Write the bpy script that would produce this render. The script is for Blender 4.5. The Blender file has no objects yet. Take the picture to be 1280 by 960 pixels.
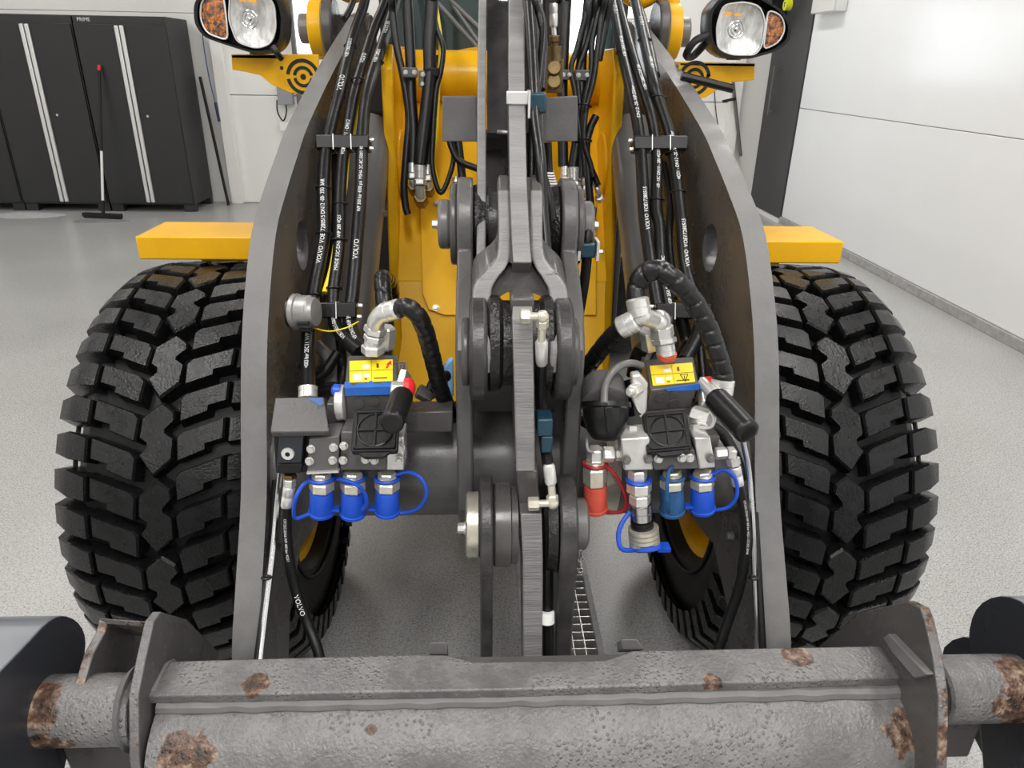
import bpy, bmesh, math, random
from mathutils import Vector as V, Matrix
random.seed(7)
C = bpy.context.scene.collection
SC = bpy.context.scene
R = math.radians
PI = math.pi
# ------------------------------------------------------------------ camera
FPX, PITCH, YAW, ROLL = 900.0, R(24), R(2.7), R(1.0)
CAM = V((-.06, 0, 1.6))
FW = V((math.sin(YAW) * math.cos(PITCH), math.cos(YAW) * math.cos(PITCH), -math.sin(PITCH)))
_r0 = V((math.cos(YAW), -math.sin(YAW), 0)); _u0 = _r0.cross(FW)
RT = _r0 * math.cos(ROLL) + _u0 * math.sin(ROLL)
UP = _u0 * math.cos(ROLL) - _r0 * math.sin(ROLL)
cam_data = bpy.data.cameras.new('camera'); cam = bpy.data.objects.new('camera', cam_data); C.objects.link(cam)
cam_data.sensor_fit = 'HORIZONTAL'; cam_data.sensor_width = 36; cam_data.lens = 36 * FPX / 1280
cam_data.clip_start = .02
m = Matrix((RT, UP, -FW)).transposed().to_4x4(); m.translation = CAM; cam.matrix_world = m
SC.camera = cam
# ------------------------------------------------------------------ world, lights, exposure
SC.view_settings.view_transform = 'Standard'; SC.view_settings.look = 'None'
SC.view_settings.gamma = 1; SC.view_settings.use_curve_mapping = False
SC.view_settings.exposure = 0.0
wd = bpy.data.worlds.new('world'); SC.world = wd; wd.use_nodes = True
wd.node_tree.nodes['Background'].inputs[0].default_value = (.95, .97, 1, 1)
wd.node_tree.nodes['Background'].inputs[1].default_value = .15
LAMPS = []
def lamp(x, y, z, sx, sy, watt, col=(1, .98, .95)):
    l = bpy.data.lights.new('ceiling_lamp', 'AREA'); l.shape = 'RECTANGLE'; l.size = sx; l.size_y = sy
    l.energy = watt; l.color = col
    o = bpy.data.objects.new('ceiling_lamp', l); o.location = (x, y, z); C.objects.link(o); LAMPS.append((x, y, z, sx, sy))
for lx, kf, kb in ((-5.0, .8, .5), (-1.75, .85, .3), (1.65, .85, .68)):
    for ly in (-2.9, .75, 4.1, 7.0):
        lamp(lx, ly, 4.02, .30, 2.2, 74 * (kf if ly < 1.5 else kb))
lamp(-.05, -1.3, 4.02, .30, 1.6, 78)  # centre lamp added to brighten the yellow nose, no fitting known there
# ------------------------------------------------------------------ helpers
def W(px, py, Y=None, X=None, Z=None):
    d = FW + RT * ((px - 640) / FPX) - UP * ((py - 480) / FPX)
    k = (X - CAM.x) / d.x if X is not None else (Y - CAM.y) / d.y if Y is not None else (Z - CAM.z) / d.z
    return CAM + d * k
def A(t): return W(t[0], t[1], Y=t[2])
def frame(d):
    d = d.normalized(); a = V((0, 0, 1)) if abs(d.z) < .9 else V((0, 1, 0))
    u = d.cross(a).normalized(); return u, d.cross(u).normalized()
def catmull(pts, n=6):
    p = [V(q) for q in pts]
    if len(p) < 3: return p
    p = [p[0] * 2 - p[1]] + p + [p[-1] * 2 - p[-2]]; out = []
    for i in range(1, len(p) - 2):
        for k in range(n):
            t = k / n; a, b, c, d = p[i - 1:i + 3]
            out.append(.5 * ((2 * b) + (c - a) * t + (2 * a - 5 * b + 4 * c - d) * t * t + (3 * b - a - 3 * c + d) * t ** 3))
    out.append(p[-2]); return out
class G:
    def __init__(s): s.v = []; s.f = []; s.m = []
    def add(s, vs, fs, m=0):
        k = len(s.v); s.v += [V(q) for q in vs]; s.f += [tuple(i + k for i in f) for f in fs]; s.m += [m] * len(fs); return s
    def extrude(s, poly, vec, m=0):
        n = len(poly); vec = V(vec); p = [V(q) for q in poly]
        return s.add(p + [q + vec for q in p], [tuple(range(n))[::-1], tuple(range(n, 2 * n))] + [(i, (i + 1) % n, (i + 1) % n + n, i + n) for i in range(n)], m)
    def plate(s, yz, x0, x1, m=0): return s.extrude([(x0, a, b) for a, b in yz], (x1 - x0, 0, 0), m)
    def box(s, c, d, rot=None, m=0):
        c = V(c); h = V(d) / 2; vs = []
        for i in (-1, 1):
            for j in (-1, 1):
                for k in (-1, 1):
                    q = V((i * h.x, j * h.y, k * h.z)); vs.append(c + (rot @ q if rot else q))
        return s.add(vs, [(0, 1, 3, 2), (4, 6, 7, 5), (0, 4, 5, 1), (2, 3, 7, 6), (0, 2, 6, 4), (1, 5, 7, 3)], m)
    def obox(s, a, b, w, h, m=0, upv=None):
        a, b = V(a), V(b); d = (b - a).normalized()
        if upv is None: u, v = frame(d)
        else: u = d.cross(V(upv)).normalized(); v = u.cross(d).normalized()
        vs = [q + u * i * w / 2 + v * j * h / 2 for q in (a, b) for i, j in ((-1, -1), (1, -1), (1, 1), (-1, 1))]
        return s.add(vs, [(3, 2, 1, 0), (4, 5, 6, 7)] + [(i, (i + 1) % 4, (i + 1) % 4 + 4, i + 4) for i in range(4)], m)
    def lathe(s, p0, d, prof, n=24, m=0, a0=0.0, cap=True):
        p0 = V(p0); d = V(d).normalized(); u, v = frame(d); vs = []; fs = []
        for t, r in prof:
            for i in range(n):
                a = a0 + 2 * PI * i / n; vs.append(p0 + d * t + (u * math.cos(a) + v * math.sin(a)) * r)
        for j in range(len(prof) - 1):
            for i in range(n):
                k = (i + 1) % n; fs.append((j * n + i, j * n + k, (j + 1) * n + k, (j + 1) * n + i))
        if cap:
            if prof[0][1] > 1e-5: fs.append(tuple(range(n))[::-1])
            if prof[-1][1] > 1e-5: fs.append(tuple(range((len(prof) - 1) * n, len(prof) * n)))
        return s.add(vs, fs, m)
    def cyl(s, a, b, r, r2=None, n=20, m=0):
        a, b = V(a), V(b); return s.lathe(a, b - a, [(0, r), ((b - a).length, r if r2 is None else r2)], n, m)
    def hexa(s, a, b, r, m=0): 
        a, b = V(a), V(b); L = (b - a).length; c = min(L * .15, r * .15)
        return s.lathe(a, b - a, [(0, r - c), (c, r), (L - c, r), (L, r - c)], 6, m)
    def tube(s, pts, r, n=10, k=6, m=0, smooth=True, closed=False):
        p = catmull(pts, k) if smooth else [V(q) for q in pts]
        L = len(p); vs = []; fs = []; u = None
        for i in range(L):
            d = (p[min(i + 1, L - 1)] - p[max(i - 1, 0)]).normalized()
            if u is None: u, v = frame(d)
            else:
                u = (u - d * u.dot(d)).normalized(); v = d.cross(u)
            rr = r(i / (L - 1)) if callable(r) else r
            vs += [p[i] + (u * math.cos(2 * PI * j / n) + v * math.sin(2 * PI * j / n)) * rr for j in range(n)]
        for i in range(L - 1):
            for j in range(n):
                q = (j + 1) % n; fs.append((i * n + j, i * n + q, (i + 1) * n + q, (i + 1) * n + j))
        fs += [tuple(range(n))[::-1], tuple(range((L - 1) * n, L * n))]
        return s.add(vs, fs, m)
    def torus(s, c, d, r, t, n=24, k=8, m=0, sq=None):
        c = V(c); d = V(d).normalized(); u, v = frame(d); vs = []; fs = []
        for i in range(n):
            a = 2 * PI * i / n; e = u * math.cos(a) + v * math.sin(a)
            for j in range(k):
                b = 2 * PI * j / k + PI / 4 * (1 if k == 4 else 0); vs.append(c + e * (r + t * math.cos(b)) + d * ((sq or t) * math.sin(b)))
        for i in range(n):
            for j in range(k):
                a, b = (i + 1) % n, (j + 1) % k; fs.append((i * k + j, a * k + j, a * k + b, i * k + b))
        return s.add(vs, fs, m)
    def sphere(s, c, r, n=16, m=0, sc=(1, 1, 1)):
        c = V(c); k = n // 2; vs = []; fs = []
        for j in range(k + 1):
            b = PI * j / k
            for i in range(n):
                a = 2 * PI * i / n; vs.append(c + V((math.cos(a) * math.sin(b) * sc[0], math.sin(a) * math.sin(b) * sc[1], math.cos(b) * sc[2])) * r)
        for j in range(k):
            for i in range(n):
                q = (i + 1) % n; fs.append((j * n + i, (j + 1) * n + i, (j + 1) * n + q, j * n + q))
        return s.add(vs, fs, m)
LOC = {}
def mesh(g, name, mats, origin, ang=35, flip=True):
    me = bpy.data.meshes.new(name); me.from_pydata([q - origin for q in g.v], [], g.f)
    for mt in (mats if isinstance(mats, (list, tuple)) else [mats]): me.materials.append(mt)
    me.polygons.foreach_set('material_index', g.m)
    bm = bmesh.new(); bm.from_mesh(me); bmesh.ops.remove_doubles(bm, verts=bm.verts, dist=1e-6)
    if flip: bmesh.ops.recalc_face_normals(bm, faces=bm.faces)
    bm.to_mesh(me); bm.free()
    me.polygons.foreach_set('use_smooth', [True] * len(me.polygons)); me.set_sharp_from_angle(angle=R(ang))
    return me
def link(name, me, loc, parent=None, label=None, cat=None, group=None, kind=None, bev=0):
    o = bpy.data.objects.new(name, me); C.objects.link(o); LOC[o] = V(loc)
    if parent is not None: o.parent = parent; o.location = V(loc) - LOC[parent]
    else: o.location = loc
    tag(o, label, cat, group, kind)
    if bev:
        b = o.modifiers.new('bevel', 'BEVEL'); b.width = bev; b.segments = 2; b.limit_method = 'ANGLE'; b.angle_limit = R(40)
    return o
def mk(name, g, mats, parent=None, label=None, cat=None, group=None, kind=None, bev=0, ang=35, loc=None):
    if loc is None:
        lo = V([min(q[i] for q in g.v) for i in range(3)]); hi = V([max(q[i] for q in g.v) for i in range(3)]); loc = (lo + hi) / 2
        if parent is None: loc.z = lo.z
    loc = V(loc)
    return link(name, mesh(g, name, mats, loc, ang), loc, parent, label, cat, group, kind, bev)
def tag(o, label=None, cat=None, group=None, kind=None):
    if label: o['label'] = label
    if cat: o['category'] = cat
    if group: o['group'] = group
    if kind: o['kind'] = kind
def empty(name, loc, label, cat, group=None):
    o = bpy.data.objects.new(name, None); C.objects.link(o); o.location = loc; o.empty_display_size = .1; LOC[o] = V(loc); tag(o, label, cat, group); return o
def rounded(pts, r, n=4):
    """round the corners of a closed 2D polygon"""
    out = []; N = len(pts)
    for i in range(N):
        p = V(pts[i]).to_2d(); a = V(pts[i - 1]).to_2d(); b = V(pts[(i + 1) % N]).to_2d()
        rr = r[i] if isinstance(r, (list, tuple)) else r
        da, db = (a - p), (b - p); k = min(rr, da.length * .45, db.length * .45)
        if k < 1e-5: out.append(tuple(p)); continue
        s, e = p + da.normalized() * k, p + db.normalized() * k
        for j in range(n + 1):
            t = j / n; q = s * (1 - t) ** 2 + p * 2 * t * (1 - t) + e * t * t; out.append(tuple(q))
    return out
# ------------------------------------------------------------------ materials
def mat(name, col, rough=.5, metal=0, var=0, vs=6, col2=None, bump=0, bs=80, coat=0, spec=.5, rvar=0, stretch=None, thr=None, trans=0, emit=None):
    mt = bpy.data.materials.new(name); mt.use_nodes = True; nt = mt.node_tree; N = nt.nodes; L = nt.links
    b = N['Principled BSDF']; b.inputs['Base Color'].default_value = (*col, 1); b.inputs['Roughness'].default_value = rough
    b.inputs['Metallic'].default_value = metal; b.inputs['Specular IOR Level'].default_value = spec; b.inputs['Coat Weight'].default_value = coat
    b.inputs['Coat Roughness'].default_value = .15
    if trans: b.inputs['Transmission Weight'].default_value = trans
    if emit: b.inputs['Emission Color'].default_value = (*emit[0], 1); b.inputs['Emission Strength'].default_value = emit[1]
    tc = N.new('ShaderNodeTexCoord'); mp = N.new('ShaderNodeMapping'); L.new(tc.outputs['Object'], mp.inputs[0])
    if stretch: mp.inputs['Scale'].default_value = stretch
    if var or col2:
        no = N.new('ShaderNodeTexNoise'); no.inputs['Scale'].default_value = vs; no.inputs['Detail'].default_value = 6; no.inputs['Roughness'].default_value = .65
        L.new(mp.outputs[0], no.inputs['Vector'])
        cr = N.new('ShaderNodeValToRGB'); lo, hi = thr or (.35, .65)
        cr.color_ramp.elements[0].position = lo; cr.color_ramp.elements[1].position = hi
        c2 = col2 or tuple(c * (1 - var) for c in col)
        cr.color_ramp.elements[0].color = (*c2, 1); cr.color_ramp.elements[1].color = (*col, 1)
        L.new(no.outputs['Fac'], cr.inputs[0]); L.new(cr.outputs[0], b.inputs['Base Color'])
        if rvar:
            mr = N.new('ShaderNodeMapRange'); mr.inputs[3].default_value = max(rough - rvar, .03); mr.inputs[4].default_value = min(rough + rvar, 1)
            mr.inputs[1].default_value = lo; mr.inputs[2].default_value = hi
            L.new(no.outputs['Fac'], mr.inputs[0]); L.new(mr.outputs[0], b.inputs['Roughness'])
    if bump:
        n2 = N.new('ShaderNodeTexNoise'); n2.inputs['Scale'].default_value = bs; n2.inputs['Detail'].default_value = 4
        L.new(mp.outputs[0], n2.inputs['Vector'])
        bp = N.new('ShaderNodeBump'); bp.inputs['Strength'].default_value = bump; bp.inputs['Distance'].default_value = .004
        L.new(n2.outputs['Fac'], bp.inputs['Height']); L.new(bp.outputs[0], b.inputs['Normal'])
    return mt
M = dict(
 yellow=mat('yellow_paint', (.82, .43, .004), .36, coat=.08, spec=.3, var=.12, vs=5, bump=.06, bs=140),
 yellow_dark=mat('dark_yellow_paint', (.42, .20, .01), .5, var=.3),  # darker yellow for fender brackets and frame body
 grey=mat('grey_paint', (.115, .111, .109), .34, var=.2, vs=7, bump=.12, bs=160, rvar=.1),
 cut=mat('flame_cut_steel', (.25, .245, .242), .40, var=.3, vs=30, bump=.5, bs=260, stretch=(.10, 1, 1)),
 arm=mat('arm_paint', (.085, .08, .077), .28, var=.18, vs=6, bump=.05, bs=120, rvar=.08),
 armedge=mat('arm_edge_paint', (.165, .161, .158), .52, var=.25, vs=14, bump=.08, bs=170, rvar=.12),
 grease=mat('grease', (.012, .011, .010), .28, var=.4, vs=30, bump=.9, bs=110),
 greasy=mat('greasy_steel', (.06, .057, .055), .33, var=.6, vs=16, bump=.25, bs=150),
 rubber=mat('tire_rubber', (.008, .008, .0085), .29, var=.35, vs=18, bump=.3, bs=190, rvar=.1, spec=.33),
 rubber2=mat('tire_carcass', (.006, .006, .006), .42, spec=.25, var=.3, vs=12, bump=.15, bs=90),
 hose=mat('hose_rubber', (.006, .006, .0065), .36, bump=.15, bs=300, spec=.35),
 wrap=mat('spiral_guard', (.008, .008, .008), .30, spec=.42, bump=.1, bs=200),
 plastic=mat('black_plastic', (.008, .008, .008), .34, spec=.4, bump=.1, bs=200, var=.3, vs=40),
 zinc=mat('zinc_plating', (.80, .79, .76), .27, metal=.6, var=.25, vs=25, bump=.12, bs=120),
 zincy=mat('yellowed_zinc', (.78, .74, .62), .28, metal=.6, var=.25, vs=30, bump=.12, bs=140),
 brass=mat('dull_brass', (.20, .14, .06), .42, metal=.8, var=.4, vs=30),
 chrome=mat('chrome', (.62, .62, .62), .2, metal=1),
 blue=mat('blue_plastic', (.012, .085, .58), .38, var=.12, vs=20),
 bluepaint=mat('blue_paint', (.02, .14, .55), .4, var=.3, vs=25),
 bluefade=mat('faded_blue_plastic', (.03, .13, .34), .5, var=.5, vs=30),
 red=mat('red_plastic', (.74, .105, .065), .45, var=.25, vs=30),
 redknob=mat('red_knob', (.70, .025, .03), .3),
 redstrap=mat('red_strap', (.35, .012, .02), .4),
 label=mat('label_yellow', (.88, .66, .015), .4),
 white=mat('white_print', (.82, .82, .80), .5),
 paper=mat('sticker_paper', (.70, .62, .52), .5),
 black=mat('matt_black', (.008, .008, .008), .6),
 alu=mat('aluminium', (.78, .78, .77), .35, metal=.6),
 cabinet=mat('cabinet_black', (.024, .024, .026), .42, var=.1, vs=3),
 cabside=mat('cabinet_side', (.035, .035, .035), .5, var=.35, vs=2),
 wall=mat('white_wall', (.90, .90, .875), .35, var=.03, vs=1.5),
 ceil=mat('grey_ceiling', (.42, .42, .42), .6),
 wallr=mat('white_gloss_panel', (.88, .90, .92), .2, var=.03, vs=1),
 skirt=mat('grey_skirting', (.45, .45, .45), .5, var=.3, vs=20),
 dpanel=mat('dark_door', (.055, .055, .058), .5, var=.15, vs=3),
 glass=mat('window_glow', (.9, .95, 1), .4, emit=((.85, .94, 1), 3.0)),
 steel=mat('grey_cylinder', (.16, .155, .15), .28, var=.2, vs=6, bump=.05),
 teal=mat('teal_clamp', (.012, .055, .085), .35, var=.3, vs=40, bump=.1),
 tan=mat('light_blue', (.25, .5, .85), .6),
)
# ------------------------------------------------------------------ room
XR, YB, XL, YF, H = 3.32, 9.05, -7.2, -4.5, 4.1
def floor_mat():
    mt = mat('epoxy_flake_floor', (.5, .5, .49), .38); nt = mt.node_tree; N, L = nt.nodes, nt.links; b = N['Principled BSDF']
    tc = N.new('ShaderNodeTexCoord')
    n1 = N.new('ShaderNodeTexNoise'); n1.inputs['Scale'].default_value = 170; n1.inputs['Detail'].default_value = 3; n1.inputs['Roughness'].default_value = .8
    n2 = N.new('ShaderNodeTexVoronoi'); n2.inputs['Scale'].default_value = 210
    n3 = N.new('ShaderNodeTexNoise'); n3.inputs['Scale'].default_value = 1.3; n3.inputs['Detail'].default_value = 4
    for n in (n1, n2, n3): L.new(tc.outputs['Object'], n.inputs['Vector'])
    cr = N.new('ShaderNodeValToRGB'); e = cr.color_ramp.elements
    e[0].position = .36; e[0].color = (.13, .13, .127, 1); e[1].position = .64; e[1].color = (.60, .60, .59, 1)
    x = e.new(.48); x.color = (.36, .36, .352, 1)
    L.new(n1.outputs['Fac'], cr.inputs[0])
    cr2 = N.new('ShaderNodeValToRGB'); e = cr2.color_ramp.elements
    e[0].position = .0; e[0].color = (.18, .18, .18, 1); e[1].position = .5; e[1].color = (.56, .56, .55, 1)
    L.new(n2.outputs['Color'], cr2.inputs[0])
    mx = N.new('ShaderNodeMix'); mx.data_type = 'RGBA'; mx.inputs[0].default_value = .45
    L.new(cr.outputs[0], mx.inputs[6]); L.new(cr2.outputs[0], mx.inputs[7])
    m2 = N.new('ShaderNodeMix'); m2.data_type = 'RGBA'; m2.blend_type = 'MULTIPLY'; m2.inputs[0].default_value = .5
    cr3 = N.new('ShaderNodeValToRGB'); cr3.color_ramp.elements[0].position = .3; cr3.color_ramp.elements[0].color = (.75, .75, .74, 1); cr3.color_ramp.elements[1].position = .7
    L.new(n3.outputs['Fac'], cr3.inputs[0]); L.new(mx.outputs[2], m2.inputs[6]); L.new(cr3.outputs[0], m2.inputs[7])
    L.new(m2.outputs[2], b.inputs['Base Color'])
    mr = N.new('ShaderNodeMapRange'); mr.inputs[3].default_value = .16; mr.inputs[4].default_value = .42
    L.new(n1.outputs['Fac'], mr.inputs[0]); L.new(mr.outputs[0], b.inputs['Roughness'])
    return mt
g = G(); gx0, gx1, gy0, gy1 = .06, .305, -1.5, 3.2      # the drain channel is a gap in the slab
for a, b_, c, d in ((XL, gx0, YF, YB), (gx1, XR, YF, YB), (gx0, gx1, YF, gy0), (gx0, gx1, gy1, YB)):
    g.box(((a + b_) / 2, (c + d) / 2, -.06), (b_ - a, d - c, .12))
fl = mk('floor', g, floor_mat(), kind='structure', loc=(0, 0, 0))
g = G(); g.box(((gx0 + gx1) / 2, (gy0 + gy1) / 2, -.115), (gx1 - gx0, gy1 - gy0, .01))
mk('channel_bed', g, mat('drain_bed', (.06, .055, .05), .6), fl)
g = G(); g.box(((XL + XR) / 2, (YF + YB) / 2, H + .05), (XR - XL, YB - YF, .1)); mk('ceiling', g, M['ceil'], kind='structure')
def panel_wall(name, horiz, fixed, lo, hi, inward, zs, mt, breaks):
    """a wall core with separate panels standing 12 mm proud, joints open between them"""
    g = G()
    if horiz: g.box(((lo + hi) / 2, fixed - inward * .06, H / 2), (hi - lo, .1, H))
    else: g.box((fixed - inward * .06, (lo + hi) / 2, H / 2), (.1, hi - lo, H))
    w = mk(name, g, M['skirt'], kind='structure')
    bs = [lo] + breaks + [hi]
    for i in range(len(bs) - 1):
        for j in range(len(zs) - 1):
            a, b, c, d = bs[i] + .002, bs[i + 1] - .002, zs[j] + .002, zs[j + 1] - .002
            g = G()
            if horiz: g.box(((a + b) / 2, fixed, (c + d) / 2), (b - a, .02, d - c))
            else: g.box((fixed, (a + b) / 2, (c + d) / 2), (.02, b - a, d - c))
            mk('panel', g, mt, w, bev=.004)
    return w
panel_wall('wall_right', False, XR + .02, YF, 8.06, -1, [.07, 1.215, 2.36, 3.5, H], M['wallr'], [])
panel_wall('wall_left', False, XL - .02, YF, YB, 1, [0, 1.215, 2.36, H], M['wall'], [])
panel_wall('wall_front', True, YF - .02, XL, XR, 1, [0, 1.215, 2.36, H], M['ceil'], [])
wb = panel_wall('wall_back', True, YB + .02, XL, XR, -1, [0, 2.05, H], M['wall'], [-3.06, 3.0])
g = G(); g.box((XR + .004, (YF + 8.06) / 2, .035), (.03, 8.06 - YF, .07)); mk('baseboard_right', g, M['skirt'], kind='structure', bev=.004)
# dark sliding door leaf at the far end of the right wall
dr = empty('door_2', (XR, 8.55, 0), None, None); dr['kind'] = 'structure'
g = G(); g.box((XR + .02, 8.56, 1.22), (.05, .98, 2.36)); mk('door_leaf', g, M['dpanel'], dr, bev=.004)
g = G(); g.box((XR + .005, 8.56, .02), (.07, 1.0, .04)); mk('threshold', g, M['wall'], dr)
g = G(); g.cyl((XR - .05, 8.78, 1.1), (XR - .05, 8.78, 1.62), .012, n=8).box((XR - .02, 8.78, 1.14), (.06, .02, .02)).box((XR - .02, 8.78, 1.58), (.06, .02, .02)); mk('door_handle', g, M['steel'], dr)
# sectional door in the back wall
sd = empty('door_1', (0, YB, 0), None, None); sd['kind'] = 'structure'
zj = W(320, 119, Y=YB).z
for z0, z1 in ((0, zj), (zj, 2 * zj)):
    g = G(); g.box((-.03, YB - .01, (z0 + z1) / 2), (6.0, .04, z1 - z0 - .008)); mk('door_section', g, M['wall'], sd, bev=.006)
g = G(); g.box((-2.995, YB - .05, 1.3), (.13, .12, 2.6)); mk('door_frame', g, M['wall'], sd, bev=.006)
g = G(); g.box((2.93, YB - .05, 1.3), (.13, .12, 2.6)); mk('door_frame', g, M['wall'], sd, bev=.006)
wn = empty('window_1', (-2.0, YB - .03, 1.7), None, None); wn['kind'] = 'structure'
a, b = W(372, 66, Y=YB - .04), W(402, 66, Y=YB - .04)
g = G(); zt = 2.35
g.box(((a.x + b.x) / 2, YB - .04, (a.z + zt) / 2), (b.x - a.x + .1, .02, zt - a.z + .1)); mk('window_frame', g, M['wall'], wn, bev=.004)
g = G(); g.box(((a.x + b.x) / 2, YB - .055, (a.z + zt) / 2), (b.x - a.x, .01, zt - a.z)); mk('pane', g, M['glass'], wn)
g = G(); g.box((1.0, YB - .045, 1.9), (1.5, .03, .9)); mk('window_frame', g, M['wall'], wn, bev=.004)
g = G(); g.box((1.0, YB - .065, 1.9), (1.4, .01, .8)); mk('pane', g, M['glass'], wn)
# ceiling light housings
for k, (x, y, z, sx, sy) in enumerate(LAMPS):
    o = empty('ceiling_light', (x, y, H), 'white linear ceiling light, %s from the camera end in the %s row' % (('first', 'second', 'third', 'fourth')[k % 4], ('left', 'middle', 'right', 'added nose-fill')[k // 4]), 'ceiling light', 'ceiling light fittings')
    g = G(); g.box((x, y, H - .02), (sx + .06, sy + .06, .045)); mk('housing', g, M['wall'], o)
# ------------------------------------------------------------------ drain grate
gr = empty('drain_grate', (.17, 1.5, 0), 'galvanised steel drain grating let into the floor under the machine', 'drain grate')
for x in (gx0 + .009, gx1 - .009):
    g = G(); g.box((x, (gy0 + gy1) / 2, -.02), (.018, gy1 - gy0, .05)); mk('edge_rail', g, M['skirt'], gr, bev=.002)
n = 0; gb = G(); gb.box((0, 0, 0), (gx1 - gx0 - .036, .003, .028))
bar = None
yy = 1.2
while yy < 2.75:
    if bar is None: bar = mesh(gb, 'grate_bar', M['zinc'], V((0, 0, 0)))
    link('grate_bar', bar, ((gx0 + gx1) / 2, yy, -.016), gr); yy += .034
gb = G()
for y0 in [gy0 + .034 * i for i in range(int((1.2 - gy0) / .034))] + [2.78 + .034 * i for i in range(12)]: gb.box(((gx0 + gx1) / 2, y0, -.016), (gx1 - gx0 - .036, .003, .028))
mk('grate_bar', gb, M['zinc'], gr, kind='stuff')
gb = G(); gb.box((0, 0, 0), (.003, gy1 - gy0, .026)); lb = mesh(gb, 'grate_rod', M['zinc'], V((0, 0, 0)))
for i in range(1, 6): link('grate_rod', lb, (gx0 + .018 + (gx1 - gx0 - .036) * i / 6, (gy0 + gy1) / 2, -.012), gr)
# ------------------------------------------------------------------ cabinets
def text_polys(s, size):
    cu = bpy.data.curves.new('t', 'FONT'); cu.body = s; cu.size = size; cu.resolution_u = 2
    o = bpy.data.objects.new('t', cu); C.objects.link(o)
    dg = bpy.context.evaluated_depsgraph_get(); dg.update(); me = o.evaluated_get(dg).to_mesh()
    vs = [q.co.copy() for q in me.vertices]; fs = [tuple(p.vertices) for p in me.polygons]
    o.evaluated_get(dg).to_mesh_clear(); bpy.data.objects.remove(o); bpy.data.curves.remove(cu)
    return vs, fs
def flat_text(g, s, size, p, xd, yd, m=0):
    vs, fs = text_polys(s, size); xd, yd = V(xd).normalized(), V(yd).normalized(); n = xd.cross(yd)
    g.add([V(p) + xd * q.x + yd * q.y + n * .0006 for q in vs], fs, m); return g
def cabinet(x0, x1, label, logo):
    yf = 8.40; c = empty('cabinet', ((x0 + x1) / 2, 8.7, 0), label, 'cabinet', 'tall black cabinets along the back wall')
    g = G(); g.box(((x0 + x1) / 2, (yf + 9.0) / 2, 1.03), (x1 - x0 - .006, 9.0 - yf, 1.90)); mk('carcass', g, M['cabside'], c, bev=.006)
    g = G()
    for x in (x0 + .07, x1 - .07):
        g.box((x, yf + .05, .04), (.13, .08, .08)); g.box((x, 8.95, .04), (.13, .08, .08))
    mk('foot', g, M['cabinet'], c, bev=.004)
    xm = (x0 + x1) / 2
    for k, (a, b) in enumerate(((x0 + .012, xm - .003), (xm + .003, x1 - .012))):
        g = G(); g.box(((a + b) / 2, yf - .012, 1.0), (b - a, .022, 1.80)); d = mk('door', g, M['cabinet'], c, bev=.003)
        hx = xm - .026 if k == 0 else xm + .026
        g = G(); g.box((hx, yf - .034, 1.0), (.040, .024, 1.78)); mk('handle', g, M['alu'], d, bev=.006)
        if k: g = G(); g.cyl((xm + .13, yf - .022, 1.02), (xm + .13, yf - .034, 1.02), .013, n=12); mk('lock', g, M['chrome'], d)
    if logo:
        g = G(); flat_text(g, 'PRIME', .05, (x0 + .05, yf - .004, 1.925), (1, 0, 0), (0, 0, 1)); mk('maker_plate', g, M['white'], c)
cabinet(-6.10, -5.17, 'tall black steel cabinet at the far left, mostly cut off by the frame', 0)
cabinet(-5.165, -4.235, 'tall black cabinet with a silver bar handle, the middle one of the row', 0)
cabinet(-4.225, -3.285, 'tall black cabinet with a small white maker plate, at the right end of the row', 1)
# squeegee leaning on the cabinets
t, bt = W(124, 88, Y=8.33), W(129, 268, Y=8.02); bt.z = .04
sq = empty('floor_squeegee', (bt.x, bt.y, 0), 'floor squeegee with white and black pole and pink tip leaning on the cabinets', 'squeegee')
mid = bt.lerp(t, .45); lo = bt.lerp(t, .1)
g = G(); g.cyl(mid, t, .014, n=10); mk('upper_pole', g, M['plastic'], sq)
g = G(); g.cyl(lo, mid, .013, n=10); mk('lower_pole', g, M['white'], sq, 'white pole section')
g = G(); g.cyl(bt, lo, .018, n=10); mk('socket', g, M['plastic'], sq)
g = G(); g.cyl(t, t + (t - bt).normalized() * .05, .018, n=10); mk('pole_tip', g, M['redknob'], sq, 'pink hanging tip')
g = G(); g.obox(V((bt.x - .22, bt.y + .02, .035)), V((bt.x + .22, bt.y - .06, .035)), .05, .04, upv=(0, 0, 1)); hd = mk('blade_holder', g, M['plastic'], sq, bev=.004)
g = G(); g.obox(V((bt.x - .22, bt.y + .02, .01)), V((bt.x + .22, bt.y - .06, .01)), .008, .02, upv=(0, 0, 1)); mk('rubber_blade', g, M['black'], hd)
# black pole leaning in the corner
t, bt = W(249, 100, Y=9.0), W(286, 258, Y=8.85); bt.z = 0
t = W(250, 96, Y=9.0); t.x = max(t.x, -3.255); bt.x = max(bt.x, -3.2)
g = G(); g.cyl(bt, t, .017, n=10); mk('leaning_pole', g, M['plastic'], label='thin black pole leaning on the wall right of the cabinets', cat='pole')
# cord hanging on the frame
co = empty('wall_cord', (W(262, 80, Y=8.9)), 'thin blue cord with a handle hanging on the white door frame', 'wall cord')
pts = [W(x, y, Y=8.93) for x, y in ((252, 30), (255, 60), (262, 100), (269, 128))]
g = G(); g.tube(pts, .006, n=6); mk('cord', g, M['bluefade'], co)
g = G(); g.cyl(W(269, 128, Y=8.93), W(274, 152, Y=8.93), .016, n=8); mk('pull_handle', g, mat('navy', (.02, .04, .09), .4), co)
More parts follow.
